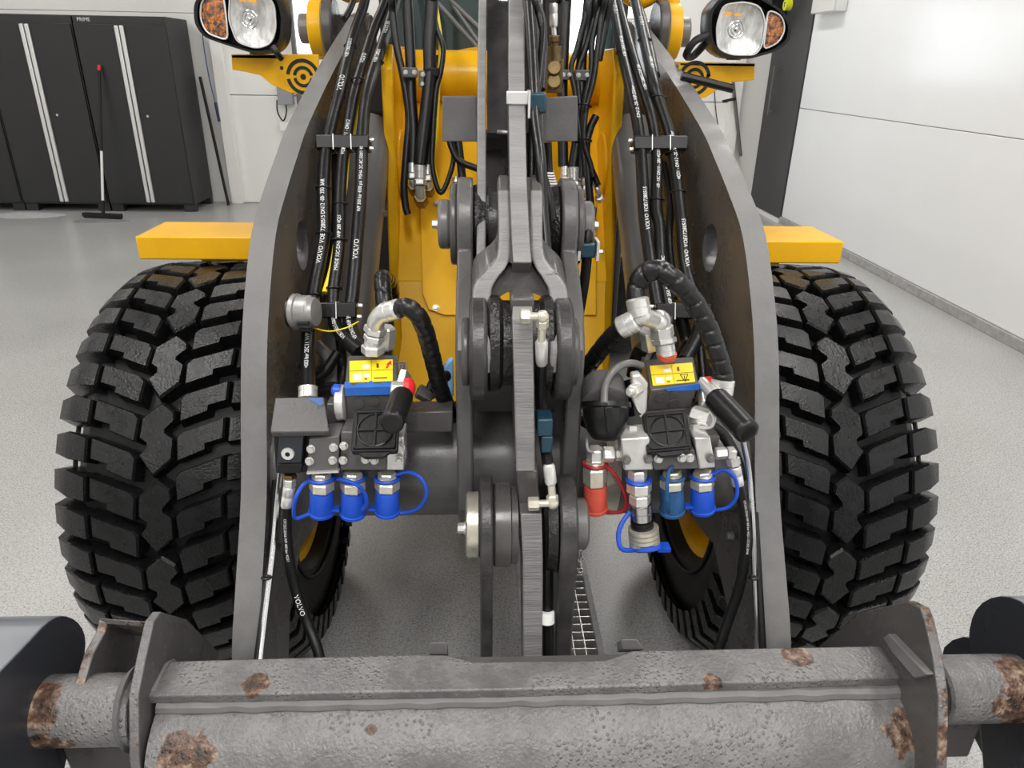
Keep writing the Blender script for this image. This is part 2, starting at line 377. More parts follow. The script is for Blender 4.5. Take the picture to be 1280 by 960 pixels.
# puddle
c0 = W(38, 268, Z=0)
g = G(); ring = []
for i in range(40):
    a = 2 * PI * i / 40; r_ = 1 + .08 * math.sin(3 * a + 1) + .05 * math.sin(7 * a); ring.append((c0.x + .36 * r_ * math.cos(a), c0.y - .05 + .16 * r_ * math.sin(a), .0005))
g.extrude(ring, (0, 0, .003)); mk('foam_puddle', g, mat('wet_foam', (.75, .77, .78), .25, var=.2, vs=12), label='pale shallow foam puddle on the floor before the cabinets', cat='puddle')
c0 = W(130, 274, Z=0)
g = G(); ring = []
for i in range(32):
    a = 2 * PI * i / 32; r_ = 1 + .12 * math.sin(3 * a + 2) + .06 * math.sin(5 * a); ring.append((c0.x + .30 * r_ * math.cos(a), c0.y - .1 + .11 * r_ * math.sin(a), .0005))
g.extrude(ring, (0, 0, .002)); mk('wet_patch', g, mat('wet_floor', (.42, .42, .42), .15, var=.3, vs=12), label='thin wet patch on the floor under the squeegee', cat='puddle')
# boxes and pipes on the back wall
bx = empty('electrical_box', W(357, 120, Y=8.95), 'grey electrical box with cables on the back wall beside the left headlight bracket', 'electrical box')
p = W(357, 119, Y=8.95); g = G(); g.box(p, (.17, .08, .2)); mk('box', g, mat('box_grey', (.3, .31, .33), .5), bx, bev=.006)
g = G(); g.tube([W(346, 125, Y=8.93), W(347, 140, Y=8.93), W(354, 151, Y=8.93), W(358, 140, Y=8.93), W(357, 128, Y=8.93)], .008, n=6); mk('cable', g, M['hose'], bx)
p = W(356, 158, Y=8.97); g = G(); g.box(p, (.1, .06, .1)); mk('socket', g, M['wall'], bx, bev=.006)
g = G()
a, b = W(362, 0, Y=8.9), W(380, 165, Y=8.9); g.cyl((a.x, 8.9, 3.2), (a.x, 8.9, .6), .03, n=8); mk('conduit', g, M['steel'], label='dark vertical conduit on the back wall behind the left headlight', cat='conduit')
a = W(352, 0, Y=8.92); g = G(); g.box((a.x, 8.92, 2.6), (.06, .06, 1.6)); mk('conduit', g, M['skirt'], label='pale square conduit on the back wall just left of the dark one', cat='conduit')
# right corner fittings
mo = empty('door_motor', W(960, 20, Y=8.2), 'round black door drive with a yellow dot behind the right headlight', 'door drive')
a = W(962, 12, X=XR - .12); g = G(); g.cyl((XR, a.y, a.z), (XR - .12, a.y, a.z), .24, n=28).cyl((XR - .12, a.y, a.z), (XR - .16, a.y, a.z), .17, n=28); mk('drum', g, M['plastic'], mo)
a = W(985, 6, X=XR - .13); g = G(); g.cyl((XR - .10, a.y, a.z), (XR - .165, a.y, a.z), .055, n=16); dt = mk('dot', g, mat('yellow_dot', (.75, .8, .02), .5), mo, 'yellow round sticker')
g = G(); g.box((XR - .167, a.y, a.z), (.003, .012, .04)).box((XR - .167, a.y, a.z + .018), (.003, .035, .01)); mk('mark', g, M['black'], dt)
a, b = W(1014, 18, X=XR - .1), W(1043, 18, X=XR - .1)
g = G(); g.box((XR - .05, (a.y + b.y) / 2, a.z + .3), (.12, abs(a.y - b.y), .6)); mk('rail_box', g, M['alu'], label='white metal rail housing high on the right wall', cat='rail housing', bev=.01)
hl = empty('wall_handle', W(915, 130, Y=8.9), 'black lever bar on the white frame right of the loader', 'wall handle')  # lever handle with an upright bar on the frame
g = G(); g.cyl(W(916, 100, Y=8.9), W(926, 195, Y=8.9), .02, n=8); mk('bar', g, M['steel'], hl)
g = G(); g.obox(W(903, 127, Y=8.88), W(920, 123, Y=8.88), .03, .03); mk('lever', g, M['plastic'], hl)
g = G(); g.tube([W(893, 112, Y=8.95), W(895, 140, Y=8.95), W(899, 166, Y=8.95)], .006, n=6); mk('hanging_cord', g, M['plastic'], label='thin dark cord hanging against the white wall right of the loader', cat='cord')
# ------------------------------------------------------------------ the loader
LD = empty('wheel_loader', (0, 1.82, 0), 'yellow and dark grey wheel loader seen from the front with raised lift arms', 'loader')
TR, TY, TX, NP = .557, 1.82, .74, 42
def crown(u):
    k = abs(u); return TR - .25 * k * k - (max(0, k - .15) * 3.2) ** 2 * .5
def tread(poly, s, top0=None):
    """one rubber block: outline (u, a) on the tread, u across, a along the circumference in metres"""
    n = len(poly); cx = sum(p[0] for p in poly) / n; ca = sum(p[1] for p in poly) / n
    def at(u, a, r): th = a / TR; return V((u * s, -r * math.cos(th), r * math.sin(th)))
    vs = []
    for k, dr in ((1.12, -.036), (1.01, -.005), (.93, 0)):
        for u, a in poly:
            uu, aa = cx + (u - cx) * k, ca + (a - ca) * k
            vs.append(at(uu, aa, (crown(u) + dr) if dr > -.03 else crown(u) - (.075 if abs(u) > .16 else .040)))
    vs.append(at(cx, ca, crown(cx)))
    fs = []
    for j in range(2):
        for i in range(n): fs.append((j * n + i, j * n + (i + 1) % n, (j + 1) * n + (i + 1) % n, (j + 1) * n + i))
    for i in range(n): fs.append((2 * n + i, 2 * n + (i + 1) % n, 3 * n))
    return vs, fs
SL = .36
def sk(pts, off=0): return [(u, a + .55 * abs(u) - .9 * u * u + off) for u, a in pts]
P_ = 2 * PI * TR / NP
TYPES = []   # outline, every n-th pitch
q = P_ / .0850
def sc(pts): return [(u, a * q) for u, a in pts]
H2 = P_ / 2
TYPES.append((sk(sc([(-.234, -.024), (-.190, -.031), (-.145, -.028), (-.145, .026), (-.190, .031), (-.234, .022)])), 1))
TYPES.append((sk(sc([(-.137, -.016), (-.100, -.016), (-.100, -.030), (-.044, -.030), (-.040, .022), (-.050, .030), (-.137, .030)])), 1))
TYPES.append((sk(sc([(.044, -.030), (.100, -.030), (.100, -.016), (.137, -.016), (.137, .030), (.050, .030), (.040, .022)]), H2), 1))
TYPES.append((sk(sc([(.145, -.028), (.190, -.031), (.234, -.024), (.234, .022), (.190, .031), (.145, .026)]), H2), 1))
TYPES.append((sc([(-.004, -.082), (.034, -.046), (.035, -.002), (.016, .012), (.016, .026), (.034, .042), (.030, .060), (.004, .080), (-.034, .046), (-.036, .002), (-.020, -.010), (-.020, -.024), (-.034, -.040)]), 2))
for side in (-1, 1):
    cx = TX * side; org = V((cx, TY, TR))
    prof = [(-.16, .285), (-.203, .31), (-.218, .37), (-.214, .43), (-.192, .482), (-.165, .507), (-.10, .515), (0, .518), (.10, .515), (.165, .507), (.192, .482), (.214, .43), (.218, .37), (.203, .31), (.16, .285)]
    g = G(); g.lathe(org, (1, 0, 0), prof, 72, cap=False)
    for q in (-1, 1):
        for rr in (.33, .455): g.torus(org + V((q * (.213 if rr < .4 else .217), 0, 0)), (1, 0, 0), rr, .005, 72, 6)
    ti = mk('tire', g, M['rubber2'], LD, ang=30, loc=org)
    g = G(); g.lathe(org, (1, 0, 0), [(-.17, .292), (-.165, .268), (-.10, .25), (0, .24), (.10, .25), (.165, .268), (.17, .292), (.155, .285), (.1, .262), (0, .255), (-.1, .262), (-.155, .285), (-.17, .292)], 48, cap=False)
    g.lathe(org, (1, 0, 0), [(-.02 * side - .02, .25), (.02 - .02 * side, .25)], 48)
    g.lathe(org, (1, 0, 0), [(-.14, .11), (.06, .11)], 24)
    mk('rim', g, M['yellow'], ti, 'yellow wheel rim')
    rest = G()
    for poly, step in TYPES:
        vs, fs = tread(poly, 1 if side < 0 else -1)
        g = G().add(vs, fs); me = mesh(g, 'tread_block', M['rubber'], V((0, 0, 0)), 25)
        for i in range(0, NP, step):
            th = 360 / NP * i; th = th - 360 if th > 180 else th
            if -48 <= th <= 108:
                o = link('tread_block', me, org, ti); o.rotation_euler.x = -R(th)
            else:
                mx = Matrix.Rotation(-R(th), 3, 'X'); rest.add([org + mx @ q for q in vs], fs)
    mk('tread_block', rest, M['rubber'], ti, kind='stuff', ang=25, loc=org)
# fenders
for side in (-1, 1):
    if side < 0:
        a, b, c, d = W(205, 277, Z=1.185), W(167, 296, Z=1.185), W(335, 296, Z=1.185), W(335, 277, Z=1.185)
    else:
        a, b, c, d = W(1024, 283, Z=1.185), W(1058, 303, Z=1.185), W(935, 300, Z=1.185), W(935, 281, Z=1.185)
    yf, yr = (b.y + c.y) / 2, (a.y + d.y) / 2; xo = b.x
    xi = side * .50
    g = G(); s = 1 if side > 0 else -1
    g.box(((xo + xi) / 2, (yf + yr) / 2, 1.18), (abs(xo - xi), yr - yf, .008))
    g.box(((xo + xi) / 2, yf + .004, 1.155), (abs(xo - xi), .008, .06))
    fe = mk('fender', g, M['yellow'], LD, bev=.004)
    g = G(); x0 = W(240 if side < 0 else 985, 322, Y=yf + .05).x
    g.extrude([(x0, yf + .012, 1.176), (xi, yf + .012, 1.176), (xi, yf + .012, 1.119), (x0 - side * .04, yf + .012, 1.119)], (0, .12, 0)); mk('fender_bracket', g, M['yellow_dark'], fe)
# lift arms
front = [(2.78, 1.75), (2.64, 1.728), (2.10, 1.588), (1.72, 1.475), (1.585, 1.421), (1.45, 1.36), (1.352, 1.305), (1.262, 1.205), (1.202, 1.112), (1.15, 1.00), (1.10, .89), (1.02, .775), (.955, .68), (.93, .60), (.93, .52)]
back = [(1.08, .50), (1.14, .60), (1.26, .66), (1.42, .62), (1.62, .78), (1.95, 1.12), (2.35, 1.36), (2.72, 1.50), (2.84, 1.62)]
prof = [(q.y, q.z) for q in catmull([(0, a, b) for a, b in front], 3)] + back
HOLE = (1.54, 1.238)
for side in (-1, 1):
    x0, x1 = (.44 * side, .485 * side)
    g = G(); n = len(prof)
    # plate outline plus edge band in a lighter grey with worn patches; the lightening hole is bored afterwards
    vs = [(x0, a, b) for a, b in prof] + [(x1, a, b) for a, b in prof]
    g.add(vs, [tuple(range(n)), tuple(range(n, 2 * n))], 0)
    g.add(vs, [(i, (i + 1) % n, (i + 1) % n + n, i + n) for i in range(n)], 1)
    arm = mk('lift_arm', g, [M['arm'], M['armedge']], LD, ang=40)
    cut = G(); cut.cyl((x0 - .05, *HOLE), (x1 + .05, *HOLE), .052, n=28)
    cu = bpy.data.objects.new('hole', mesh(cut, 'hole', M['arm'], V((0, 0, 0)))); C.objects.link(cu)
    # apply the bore now, so that no helper object stays in the scene
    bo = arm.modifiers.new('bore', 'BOOLEAN'); bo.object = cu; bo.solver = 'EXACT'
    dg = bpy.context.evaluated_depsgraph_get(); dg.update()
    me2 = bpy.data.meshes.new_from_object(arm.evaluated_get(dg)); arm.modifiers.clear(); arm.data = me2; me2.polygons.foreach_set('use_smooth', [True] * len(me2.polygons)); me2.set_sharp_from_angle(angle=R(30))
    bpy.data.objects.remove(cu)
    # rear pivot
    g = G(); p = V((x1, 2.70, 1.64)); g.cyl((x0 - side * .02, 2.70, 1.64), (x1 + side * .05, 2.70, 1.64), .10, n=28); mk('pivot_boss', g, M['arm'], arm, bev=.004)
# cross tube
TC = (1.235, .885)
g = G(); g.cyl((-.44, *TC), (.44, *TC), .105, n=40); ct = mk('cross_tube', g, M['grey'], LD, ang=40)
# weld beads / band right of the link
g = G(); g.cyl((.172, *TC), (.198, *TC), .108, n=40); mk('tube_band', g, M['zincy'], ct, 'bare metal band round the cross tube')
# front frame (tower)
FR = empty('front_frame', (0, 2.0, .9), None, None); FR.parent = LD; FR.location = V((0, 2.0, .9)) - LOC[LD]
for side in (-1, 1):
    x0, x1 = side * .283, side * .312
    yz = [(1.90, .74), (1.94, 1.0), (1.98, 1.30), (2.0, 1.585), (2.06, 1.64), (2.5, 1.64), (2.6, 1.0), (2.2, .6)]
    g = G(); g.plate(yz, x0, x1); mk('tower_plate', g, M['yellow'], FR, bev=.005)
    g = G(); g.cyl((side * .275, 2.10, 1.335), (side * .285, 2.10, 1.335), .095, n=32); mk('pin_ring', g, M['yellow'], FR, bev=.004)
# sloping nose plate
q0, q1, q2, q3 = V((-.283, 2.26, 1.50)), V((.283, 2.26, 1.50)), V((.283, 1.90, 1.06)), V((-.283, 1.90, 1.06))
g = G(); g.extrude([q0, q1, q2, q3], (0, .05, -.03)); mk('nose_plate', g, M['yellow'], FR)
r0, r1 = V((-.325, 1.80, .74)), V((.325, 1.80, .74))
g = G(); g.extrude([q3, q2, V((.27, 1.80, .93)), V((.27, 1.765, .76)), V((-.30, 1.765, .76)), V((-.27, 1.80, .93))], (0, .05, 0)); mk('lower_nose_plate', g, M['yellow'], FR, bev=.003)
# raised inspection cover on the nose
nn = (q1 - q0).cross(q3 - q0).normalized(); nn = -nn if nn.y > 0 else nn
def on_nose(px, py):
    d = (W(px, py, Y=2.0) - CAM); k = (q0 - CAM).dot(nn) / d.dot(nn); return CAM + d * k
cv = [(525, 250), (528, 368), (536, 388), (556, 395), (745, 395), (745, 250)]
g = G(); g.extrude([on_nose(*p) + nn * .0005 for p in cv], nn * .006); cov = mk('inspection_cover', g, M['yellow'], FR, bev=.002)
hexm = None
def bolt(p, nrm, r=.008, h=.006, parent=LD, name='bolt', mt='zinc', washer=True):
    global hexm
    key = 'B' + mt
    if key not in M:
        b = G(); b.hexa((0, 0, 0), (0, 0, .75), 1.0).cyl((0, 0, 0), (0, 0, .18), 1.25, n=14).cyl((0, 0, .7), (0, 0, .76), .55, n=8); M[key] = mesh(b, 'bolt', M[mt], V((0, 0, 0)))
    o = link(name, M[key], p, parent); o.rotation_euler = V(nrm).normalized().to_track_quat('Z', 'Y').to_euler(); r *= .74; o.scale = (r, r, h / .75); return o
bolt(on_nose(545, 386) + nn * .006, nn, .010, .008, FR); bolt(on_nose(546, 256) + nn * .006, nn, .010, .008, FR)
# cross tube of the tower and rear housing
g = G(); g.cyl((-.29, 2.28, 1.56), (.29, 2.28, 1.56), .072, n=32); mk('tower_tube', g, M['yellow'], FR)
for q in (-1, 1):
    g = G(); g.cyl((.46 * q, 2.25, 1.34), (.29 * q, 2.25, 1.34), .05, n=24); mk('axle_tube', g, M['yellow'], FR)
g = G(); g.box((0, 2.55, .78), (.56, .6, .9)); mk('frame_body', g, M['yellow_dark'], FR, bev=.01)
g = G(); g.cyl((-.74, TY, TR), (.74, TY, TR), .09, n=24).sphere((0, TY, TR), .17, 20); mk('front_axle', g, M['black'], LD)
g = G(); st = on_nose(503, 456)
q = W(503, 457, Y=1.762); g.box(q, (.022, .002, .022)); stk = mk('sticker', g, M['paper'], FR, 'white service sticker with a 12')
g = G(); flat_text(g, '12', .016, q + V((-.008, -.0015, -.008)), (1, 0, 0), (0, 0, 1)); g.box(q + V((0, -.0015, .008)), (.018, .0006, .0015)); mk('printed_text', g, M['black'], stk)
# arm pivots of the tower (yellow flange, grey pin)
for side in (-1, 1):
    c_ = W(399, 36, Y=2.62) if side < 0 else W(838, 40, Y=2.62)
    x = c_.x
    g = G(); g.cyl((x - .022, 2.62, c_.z), (x + .022, 2.62, c_.z), .085, n=32); fl_ = mk('pivot_flange', g, M['yellow'], FR, bev=.004)
    g = G(); g.cyl((x + side * .02, 2.62, c_.z), (x + side * .06, 2.62, c_.z), .045, n=24); mk('pivot_pin', g, M['steel'], fl_, bev=.006)
    g = G(); g.cyl((x - side * .06, 2.60, c_.z), (x - side * .026, 2.60, c_.z), .095, n=32); mk('pivot_washer', g, M['arm'], fl_, bev=.006)
    g = G(); g.tube([(x, 2.66, c_.z + .03), (x - side * .01, 2.66, 1.86), (x - side * .05, 2.62, 1.84), (x - side * .12, 2.60, 1.80), (x - side * .2, 2.62, 1.86)], .035, n=12); mk('yellow_arch', g, M['yellow'], FR)
# cab: front glass, pillars, scuttle, wipers
cb = empty('cab', (0, 3.1, 1.4), None, None); cb.parent = LD; cb.location = V((0, 3.1, 1.4)) - LOC[LD]; LOC[cb] = V((0, 3.1, 1.4))
yg = 3.0
gl = mat('cab_glass', (.03, .05, .05), .04, spec=.6, coat=.5)
a, b = W(496, 62, Y=yg), W(770, 62, Y=yg)
g = G(); g.box(((a.x + b.x) / 2, yg + .01, 2.25), (b.x - a.x, .012, 1.35)); wsn = mk('windscreen', g, gl, cb, 'dark tinted windscreen')
c1, c2 = W(693, 70, Y=yg - .02), W(758, 70, Y=yg - .02)
for x in (a.x - .03, c2.x + .045, c1.x - .02):
    g = G(); g.box((x, yg, 2.2), (.05, .06, 1.5)); mk('pillar', g, M['black'], cb, bev=.006)
g = G(); g.box(((c1.x + c2.x) / 2, yg - .02, 2.2), (c2.x - c1.x - .02, .012, 1.3)); mk('side_pane', g, M['glass'], cb, 'pane beside the windscreen, glowing for the window behind')  # pane glows to paint in window light seen through the cab glass
g = G(); g.box((0, yg - .01, 1.50), (1.1, .12, .16)).box((0, yg + .3, 1.2), (1.0, .6, .6)); mk('cab_base', g, M['black'], cb, bev=.01)
a, b, c_, d = W(556, 66, Y=yg - .1), W(600, 66, Y=yg - .1), W(600, 58, Y=yg - .1), W(585, 60, Y=yg - .1)
g = G(); g.extrude([a, b, c_, d], (0, .08, 0)); mk('scuttle', g, M['yellow'], cb)
for p0, p1 in (((545, 2), (600, 62)), ((563, 0), (602, 38)), ((566, 6), (602, 58))):
    g = G(); g.cyl(W(*p0, Y=yg - .05), W(*p1, Y=yg - .07), .008, n=8); mk('wiper_arm', g, M['steel'], cb)
# rear half of the machine, unseen, added to block light: engine housing and rear wheels
g = G(); g.box((0, 4.5, 1.15), (1.35, 1.9, .9)); mk('engine_housing', g, M['yellow'], LD, bev=.04)
g = G(); g.box((0, 3.6, .8), (1.0, 1.6, .55)); mk('rear_frame', g, M['black'], LD, bev=.02)
g = G(); g.box((0, 3.75, 2.55), (1.3, 1.55, .08)); mk('cab_roof', g, M['yellow'], LD, bev=.03)
for q in (-1, 1):
    g = G(); g.lathe((q * .74, 4.15, TR), (1, 0, 0), [(-.16, .28), (-.22, .40), (-.18, .53), (0, .555), (.18, .53), (.22, .40), (.16, .28)], 48); mk('rear_tire', g, M['rubber'], LD, ang=30)
# ------------------------------------------------------------------ headlights
def headlight(side):
    Y0 = 2.06
    if side < 0:
        pts = [(252, -14), (330, -16), (349, -8), (357, 20), (355, 52), (344, 66), (318, 68), (285, 58), (253, 47), (241, 30), (240, 4)]
        lens = [(288, -8), (330, -8), (342, 6), (344, 36), (338, 54), (320, 60), (296, 52), (286, 24)]
        amb = [(258, -6), (278, -7), (282, 24), (284, 50), (258, 41), (250, 24), (251, 4)]
        ring = (312, 24)
    else:
        pts = [(899, -4), (915, -9), (950, -6), (980, 12), (992, 32), (989, 52), (972, 65), (940, 74), (906, 73), (890, 62), (884, 40), (886, 12)]
        lens = [(905, 7), (930, 3), (950, 8), (957, 28), (952, 58), (944, 68), (915, 68), (898, 60), (897, 32)]
        amb = [(961, 12), (978, 20), (982, 36), (975, 52), (955, 62), (958, 40)]
        ring = (920, 37)
    ctr = V((sum(p[0] for p in pts) / len(pts), sum(p[1] for p in pts) / len(pts), 0))
    hl = empty('headlight', W(ctr.x, ctr.y, Y=Y0), None, None); hl.parent = LD; LOC[hl] = hl.location.copy(); hl.location -= LOC[LD]
    def ring_of(pp, Y, s=1.0, r=8):
        c = V((sum(p[0] for p in pp) / len(pp), sum(p[1] for p in pp) / len(pp)))
        return [W(c.x + (x - c.x) * s, c.y + (y - c.y) * s, Y=Y0) + V((0, Y - Y0, 0)) for x, y in rounded(pp, r, 3)]
    a, b, c2_, d_ = ring_of(pts, Y0, .97), ring_of(pts, Y0 + .02), ring_of(pts, Y0 + .07), ring_of(pts, Y0 + .13, .7)
    inn = ring_of(pts, Y0, .90); inb = ring_of(pts, Y0 + .05, .86)
    n = len(a); g = G(); vs = d_ + c2_ + b + a + inn + inb
    fs = [tuple(range(n))]
    for j in range(5): fs += [(j * n + i, j * n + (i + 1) % n, (j + 1) * n + (i + 1) % n, (j + 1) * n + i) for i in range(n)]
    fs.append(tuple(range(5 * n, 6 * n))); g.add(vs, fs); hs = mk('housing', g, M['plastic'], hl, ang=50)
    def bowl(pp, name, mt, dep, lab=None):
        g = G(); K = 5; rr = [ring_of(pp, Y0 + .008 + dep * (1 - s * s) * 0 - .0, 1) for s in (1,)]
        vs = []; N = len(rr[0]); c = sum(rr[0], V()) / N
        for k in range(K + 1):
            s = 1 - k / K * .86; vs += [c + (q - c) * s + V((0, dep * (1 - s * s), 0)) for q in rr[0]]
        fs = [(j * N + i, j * N + (i + 1) % N, (j + 1) * N + (i + 1) % N, (j + 1) * N + i) for j in range(K) for i in range(N)] + [tuple(range(K * N, K * N + N))]
        # rim band
        g.add(vs, fs); return mk(name, g, mt, hl, lab, ang=30)
    bowl(lens, 'reflector', REFL, .022)
    bowl(amb, 'amber_lens', AMB, -.004, 'amber indicator lens')
    for pp in (lens, amb):
        q = ring_of(pp, Y0 + .004, 1.03); g = G(); g.tube(q + [q[0]], .0022, n=6, smooth=False); mk('lens_rim', g, M['alu'], hl)
    p = W(*ring, Y=Y0 - .004); g = G()
    g.torus(p, (0, 1, 0), .020, .0025, 24, 8).torus(p, (0, 1, 0), .012, .002, 20, 8).sphere(p, .006, 10); mk('bulb_ring', g, M['chrome'], hl)
    for k in range(3):
        px = ring[0] + (k - 1) * 12 + (4 if side < 0 else 2); py = ring[1] - (24 if side < 0 else 20)
        if side < 0: py = max(py, -4)
        g = G(); g.box(W(px, py + k * 1.5, Y=Y0 - .003), (.018, .004, .007)); mk('coloured_glint', g, AMBP, hl) if k < 2 else None
    return hl
REFL = mat('reflector', (.85, .85, .83), .3, metal=.35, var=.45, vs=30, bump=.5, bs=60, stretch=(1.6, 1, .6))
AMB = mat('amber', (.62, .20, .04), .14, vs=75, bump=.9, bs=130, col2=(.09, .055, .045), thr=(.44, .60))
AMBP = mat('amber_plain', (.8, .38, .05), .3)
headlight(-1); headlight(1)
for side in (-1, 1):
    Y0 = 2.12
    if side < 0:
        pp = [(289, 68), (398, 68), (398, 112), (384, 119), (362, 116), (340, 106), (325, 94), (308, 90), (290, 87)]; rc = (379, 96); hole = (352, 85)
    else:
        pp = [(944, 79), (850, 78), (846, 100), (852, 116), (868, 124), (882, 122), (900, 110), (914, 103), (943, 100)]; rc = (868, 98); hole = (885, 95)
    pts = [W(x, y, Y=Y0) for x, y in pp]
    g = G(); g.extrude(pts, (0, .008, 0)); br = mk('light_bracket', g, M['yellow'], LD, bev=.002)
    g = G(); a, b = W(pp[0][0], pp[0][1] , Y=Y0), W(pp[1][0], pp[1][1], Y=Y0); g.box(((a.x + b.x) / 2, Y0 + .05, a.z - .004), (abs(a.x - b.x), .10, .008)); mk('bracket_flange', g, M['yellow'], br)
    c = W(*rc, Y=Y0 - .001)
    for r_, w in ((.0225, .0085), (.040, .0095)):  # black inlays paint in the shade inside the vent slots
        for a0, a1 in ((8, 172), (188, 352)):
            g = G(); K = 18; o_ = [(c + V((math.cos(R(a0 + (a1 - a0) * k / K)) * (r_ + w / 2), 0, math.sin(R(a0 + (a1 - a0) * k / K)) * (r_ + w / 2)))) for k in range(K + 1)]
            i_ = [(c + V((math.cos(R(a0 + (a1 - a0) * k / K)) * (r_ - w / 2), 0, math.sin(R(a0 + (a1 - a0) * k / K)) * (r_ - w / 2)))) for k in range(K + 1)]
            g.add(o_ + i_, [(k, k + 1, K + 2 + k, K + 1 + k) for k in range(K)]); mk('vent_slot_inlay', g, M['black'], br)
    g = G(); g.cyl(c + V((0, -.0005, 0)), c + V((0, .001, 0)), .0075, n=18); mk('vent_slot_inlay', g, M['black'], br)
    p = W(*hole, Y=Y0 - .001); g = G(); g.cyl(p, p + V((0, .001, 0)), .005, n=12); mk('bolt_hole_inlay', g, M['black'], br)  # black disc paints in the shade inside the hole
    x = W(322 if side < 0 else 917, 70, Y=2.14); g = G(); g.cyl((x.x, 2.14, x.z - .01), (x.x, 2.14, x.z + .05), .02, n=12); mk('light_stem', g, M['plastic'], br)
    if side < 0: g = G(); g.tube([W(340, 58, Y=2.03), W(346, 66, Y=2.03), W(352, 74, Y=2.04)], .008, n=8); mk('light_cable', g, M['hose'], br)
    else:
        g = G(); g.tube([W(884, 44, Y=2.03), W(868, 52, Y=2.02), W(858, 68, Y=2.03), W(866, 70, Y=2.06), W(884, 52, Y=2.04)], .010, n=8); mk('light_cable', g, M['hose'], br)
        g = G(); g.tube([W(852, 95, Y=2.0), W(880, 102, Y=2.0), W(916, 111, Y=2.0)], .011, n=8); mk('horn_stalk', g, M['plastic'], br)
# ------------------------------------------------------------------ tilt linkage
def rib(pts, w, dpt, name, mt, parent=LD, edge=None, bev=.003):
    """plate standing in the fore-aft plane: front edge through pixel points (px, py, Y); dpt = depth behind the edge"""
    P = [A(p) for p in pts]; n = len(P); g = G(); vs = []
    for i, p in enumerate(P):
        d = (P[min(i + 1, n - 1)] - P[max(i - 1, 0)]); d.x = 0; d.normalize(); nb = V((0, abs(d.z), abs(d.y) * (-1 if d.y * d.z < 0 else 1)))
        nb = V((0, -d.z, d.y)); nb = nb if nb.y > 0 else -nb
        q = p + nb * (dpt[i] if isinstance(dpt, (list, tuple)) else dpt); ww = w[i] if isinstance(w, (list, tuple)) else w
        vs += [p + V((-ww / 2, 0, 0)), p + V((ww / 2, 0, 0)), q + V((ww / 2, 0, 0)), q + V((-ww / 2, 0, 0))]
    fs = [(0, 1, 2, 3), tuple(range(4 * n - 4, 4 * n))[::-1]]; ms = [0, 0]
    g.add(vs, fs)
    for i in range(n - 1):
        for j in range(4):
            k = (j + 1) % 4; g.add([], [], 0); g.f.append((4 * i + j, 4 * i + k, 4 * i + 4 + k, 4 * i + 4 + j)); g.m.append(1 if (j == 0 and edge) else 0)
    return mk(name, g, [mt, edge or mt], parent, bev=bev, ang=30)
def grp(name, loc, label=None):
    e = bpy.data.objects.new(name, None); C.objects.link(e); e.parent = LD; LOC[e] = V(loc); e.location = V(loc) - LOC[LD]; e.empty_display_size = .05
    if label: e['label'] = label
    return e
# ears on the cross tube carrying the bell crank
YE = 1.16
for side in (-1, 1):
    x = 575 if side < 0 else 703
    pv = W(x, 302, Y=1.36); xc = -.088 if side < 0 else .098
    yz = [(1.10, .86), (1.10, .92), (1.10, 1.02), (1.10, 1.17), (1.14, 1.225)]
    # rounded head
    cy, cz, rr = 1.345, 1.325, .085
    for k in range(9):
        a = R(200 - k * 24); yz.append((cy + rr * math.cos(a), cz + rr * math.sin(a)))
    yz += [(1.36, 1.10), (1.36, .96), (1.30, .83), (1.15, .80)]
    g = G(); g.plate(yz, xc - .014, xc + .014, 0); ear = mk('pivot_ear', g, M['grey'], LD, bev=.004, ang=30)
    o = side
    g = G(); g.cyl((xc + o * .014, cy, cz), (xc + o * .027, cy, cz), .074, n=32); w_ = mk('washer', g, M['arm'], ear, bev=.004)
    g = G(); g.cyl((xc + o * .027, cy, cz), (xc + o * .05, cy, cz), .045, n=24); pn = mk('pin_head', g, M['steel'], ear, bev=.006)
    bolt(V((xc + o * .05, cy, cz)), (o, 0, 0), .011, .012, ear)
    g = G(); g.lathe((xc - o * .014, cy, cz), (-o, 0, 0), [(0, .07), (.004, .072), (.024, .068), (.028, .07)], 32); mk('greasy_boss', g, M['grease'], ear, 'black greased pivot boss')
# centre web between the ears low down
g = G(); a = W(640, 480, Y=1.22)
g.box((.005, 1.255, 1.04), (.19, .03, .20)); mk('ear_web', g, M['grey'], LD, bev=.004)
# bell crank: two plates and a web
bc = grp('bell_crank', (0, 1.4, 1.4))
rib([(601, 352, 1.22), (602, 250, 1.30), (602, 130, 1.46), (603, 20, 1.62), (604, -60, 1.8)], .017, [.06, .12, .15, .13, .12], 'crank_plate', M['arm'], bc, M['cut'])
rib([(672, 352, 1.24), (672, 250, 1.32), (672, 130, 1.48), (672, 20, 1.66), (672, -60, 1.84)], .022, [.06, .12, .15, .13, .12], 'crank_plate', M['arm'], bc, M['arm'])
p0, p1, p2, p3 = W(609, 166, Y=1.50), W(668, 166, Y=1.50), W(668, -60, Y=1.86), W(609, -60, Y=1.86)
g = G(); g.extrude([p0, p1, p2, p3], (0, .02, -.012)); mk('crank_web', g, M['greasy'], bc)
for py in (0, 164):
    a = W(622, py + 1, Y=1.49 if py else 1.76); g = G(); g.cyl(a, a + V((.022, -.01, 0)), .004, n=8); mk('stud', g, M['zinc'], bc)
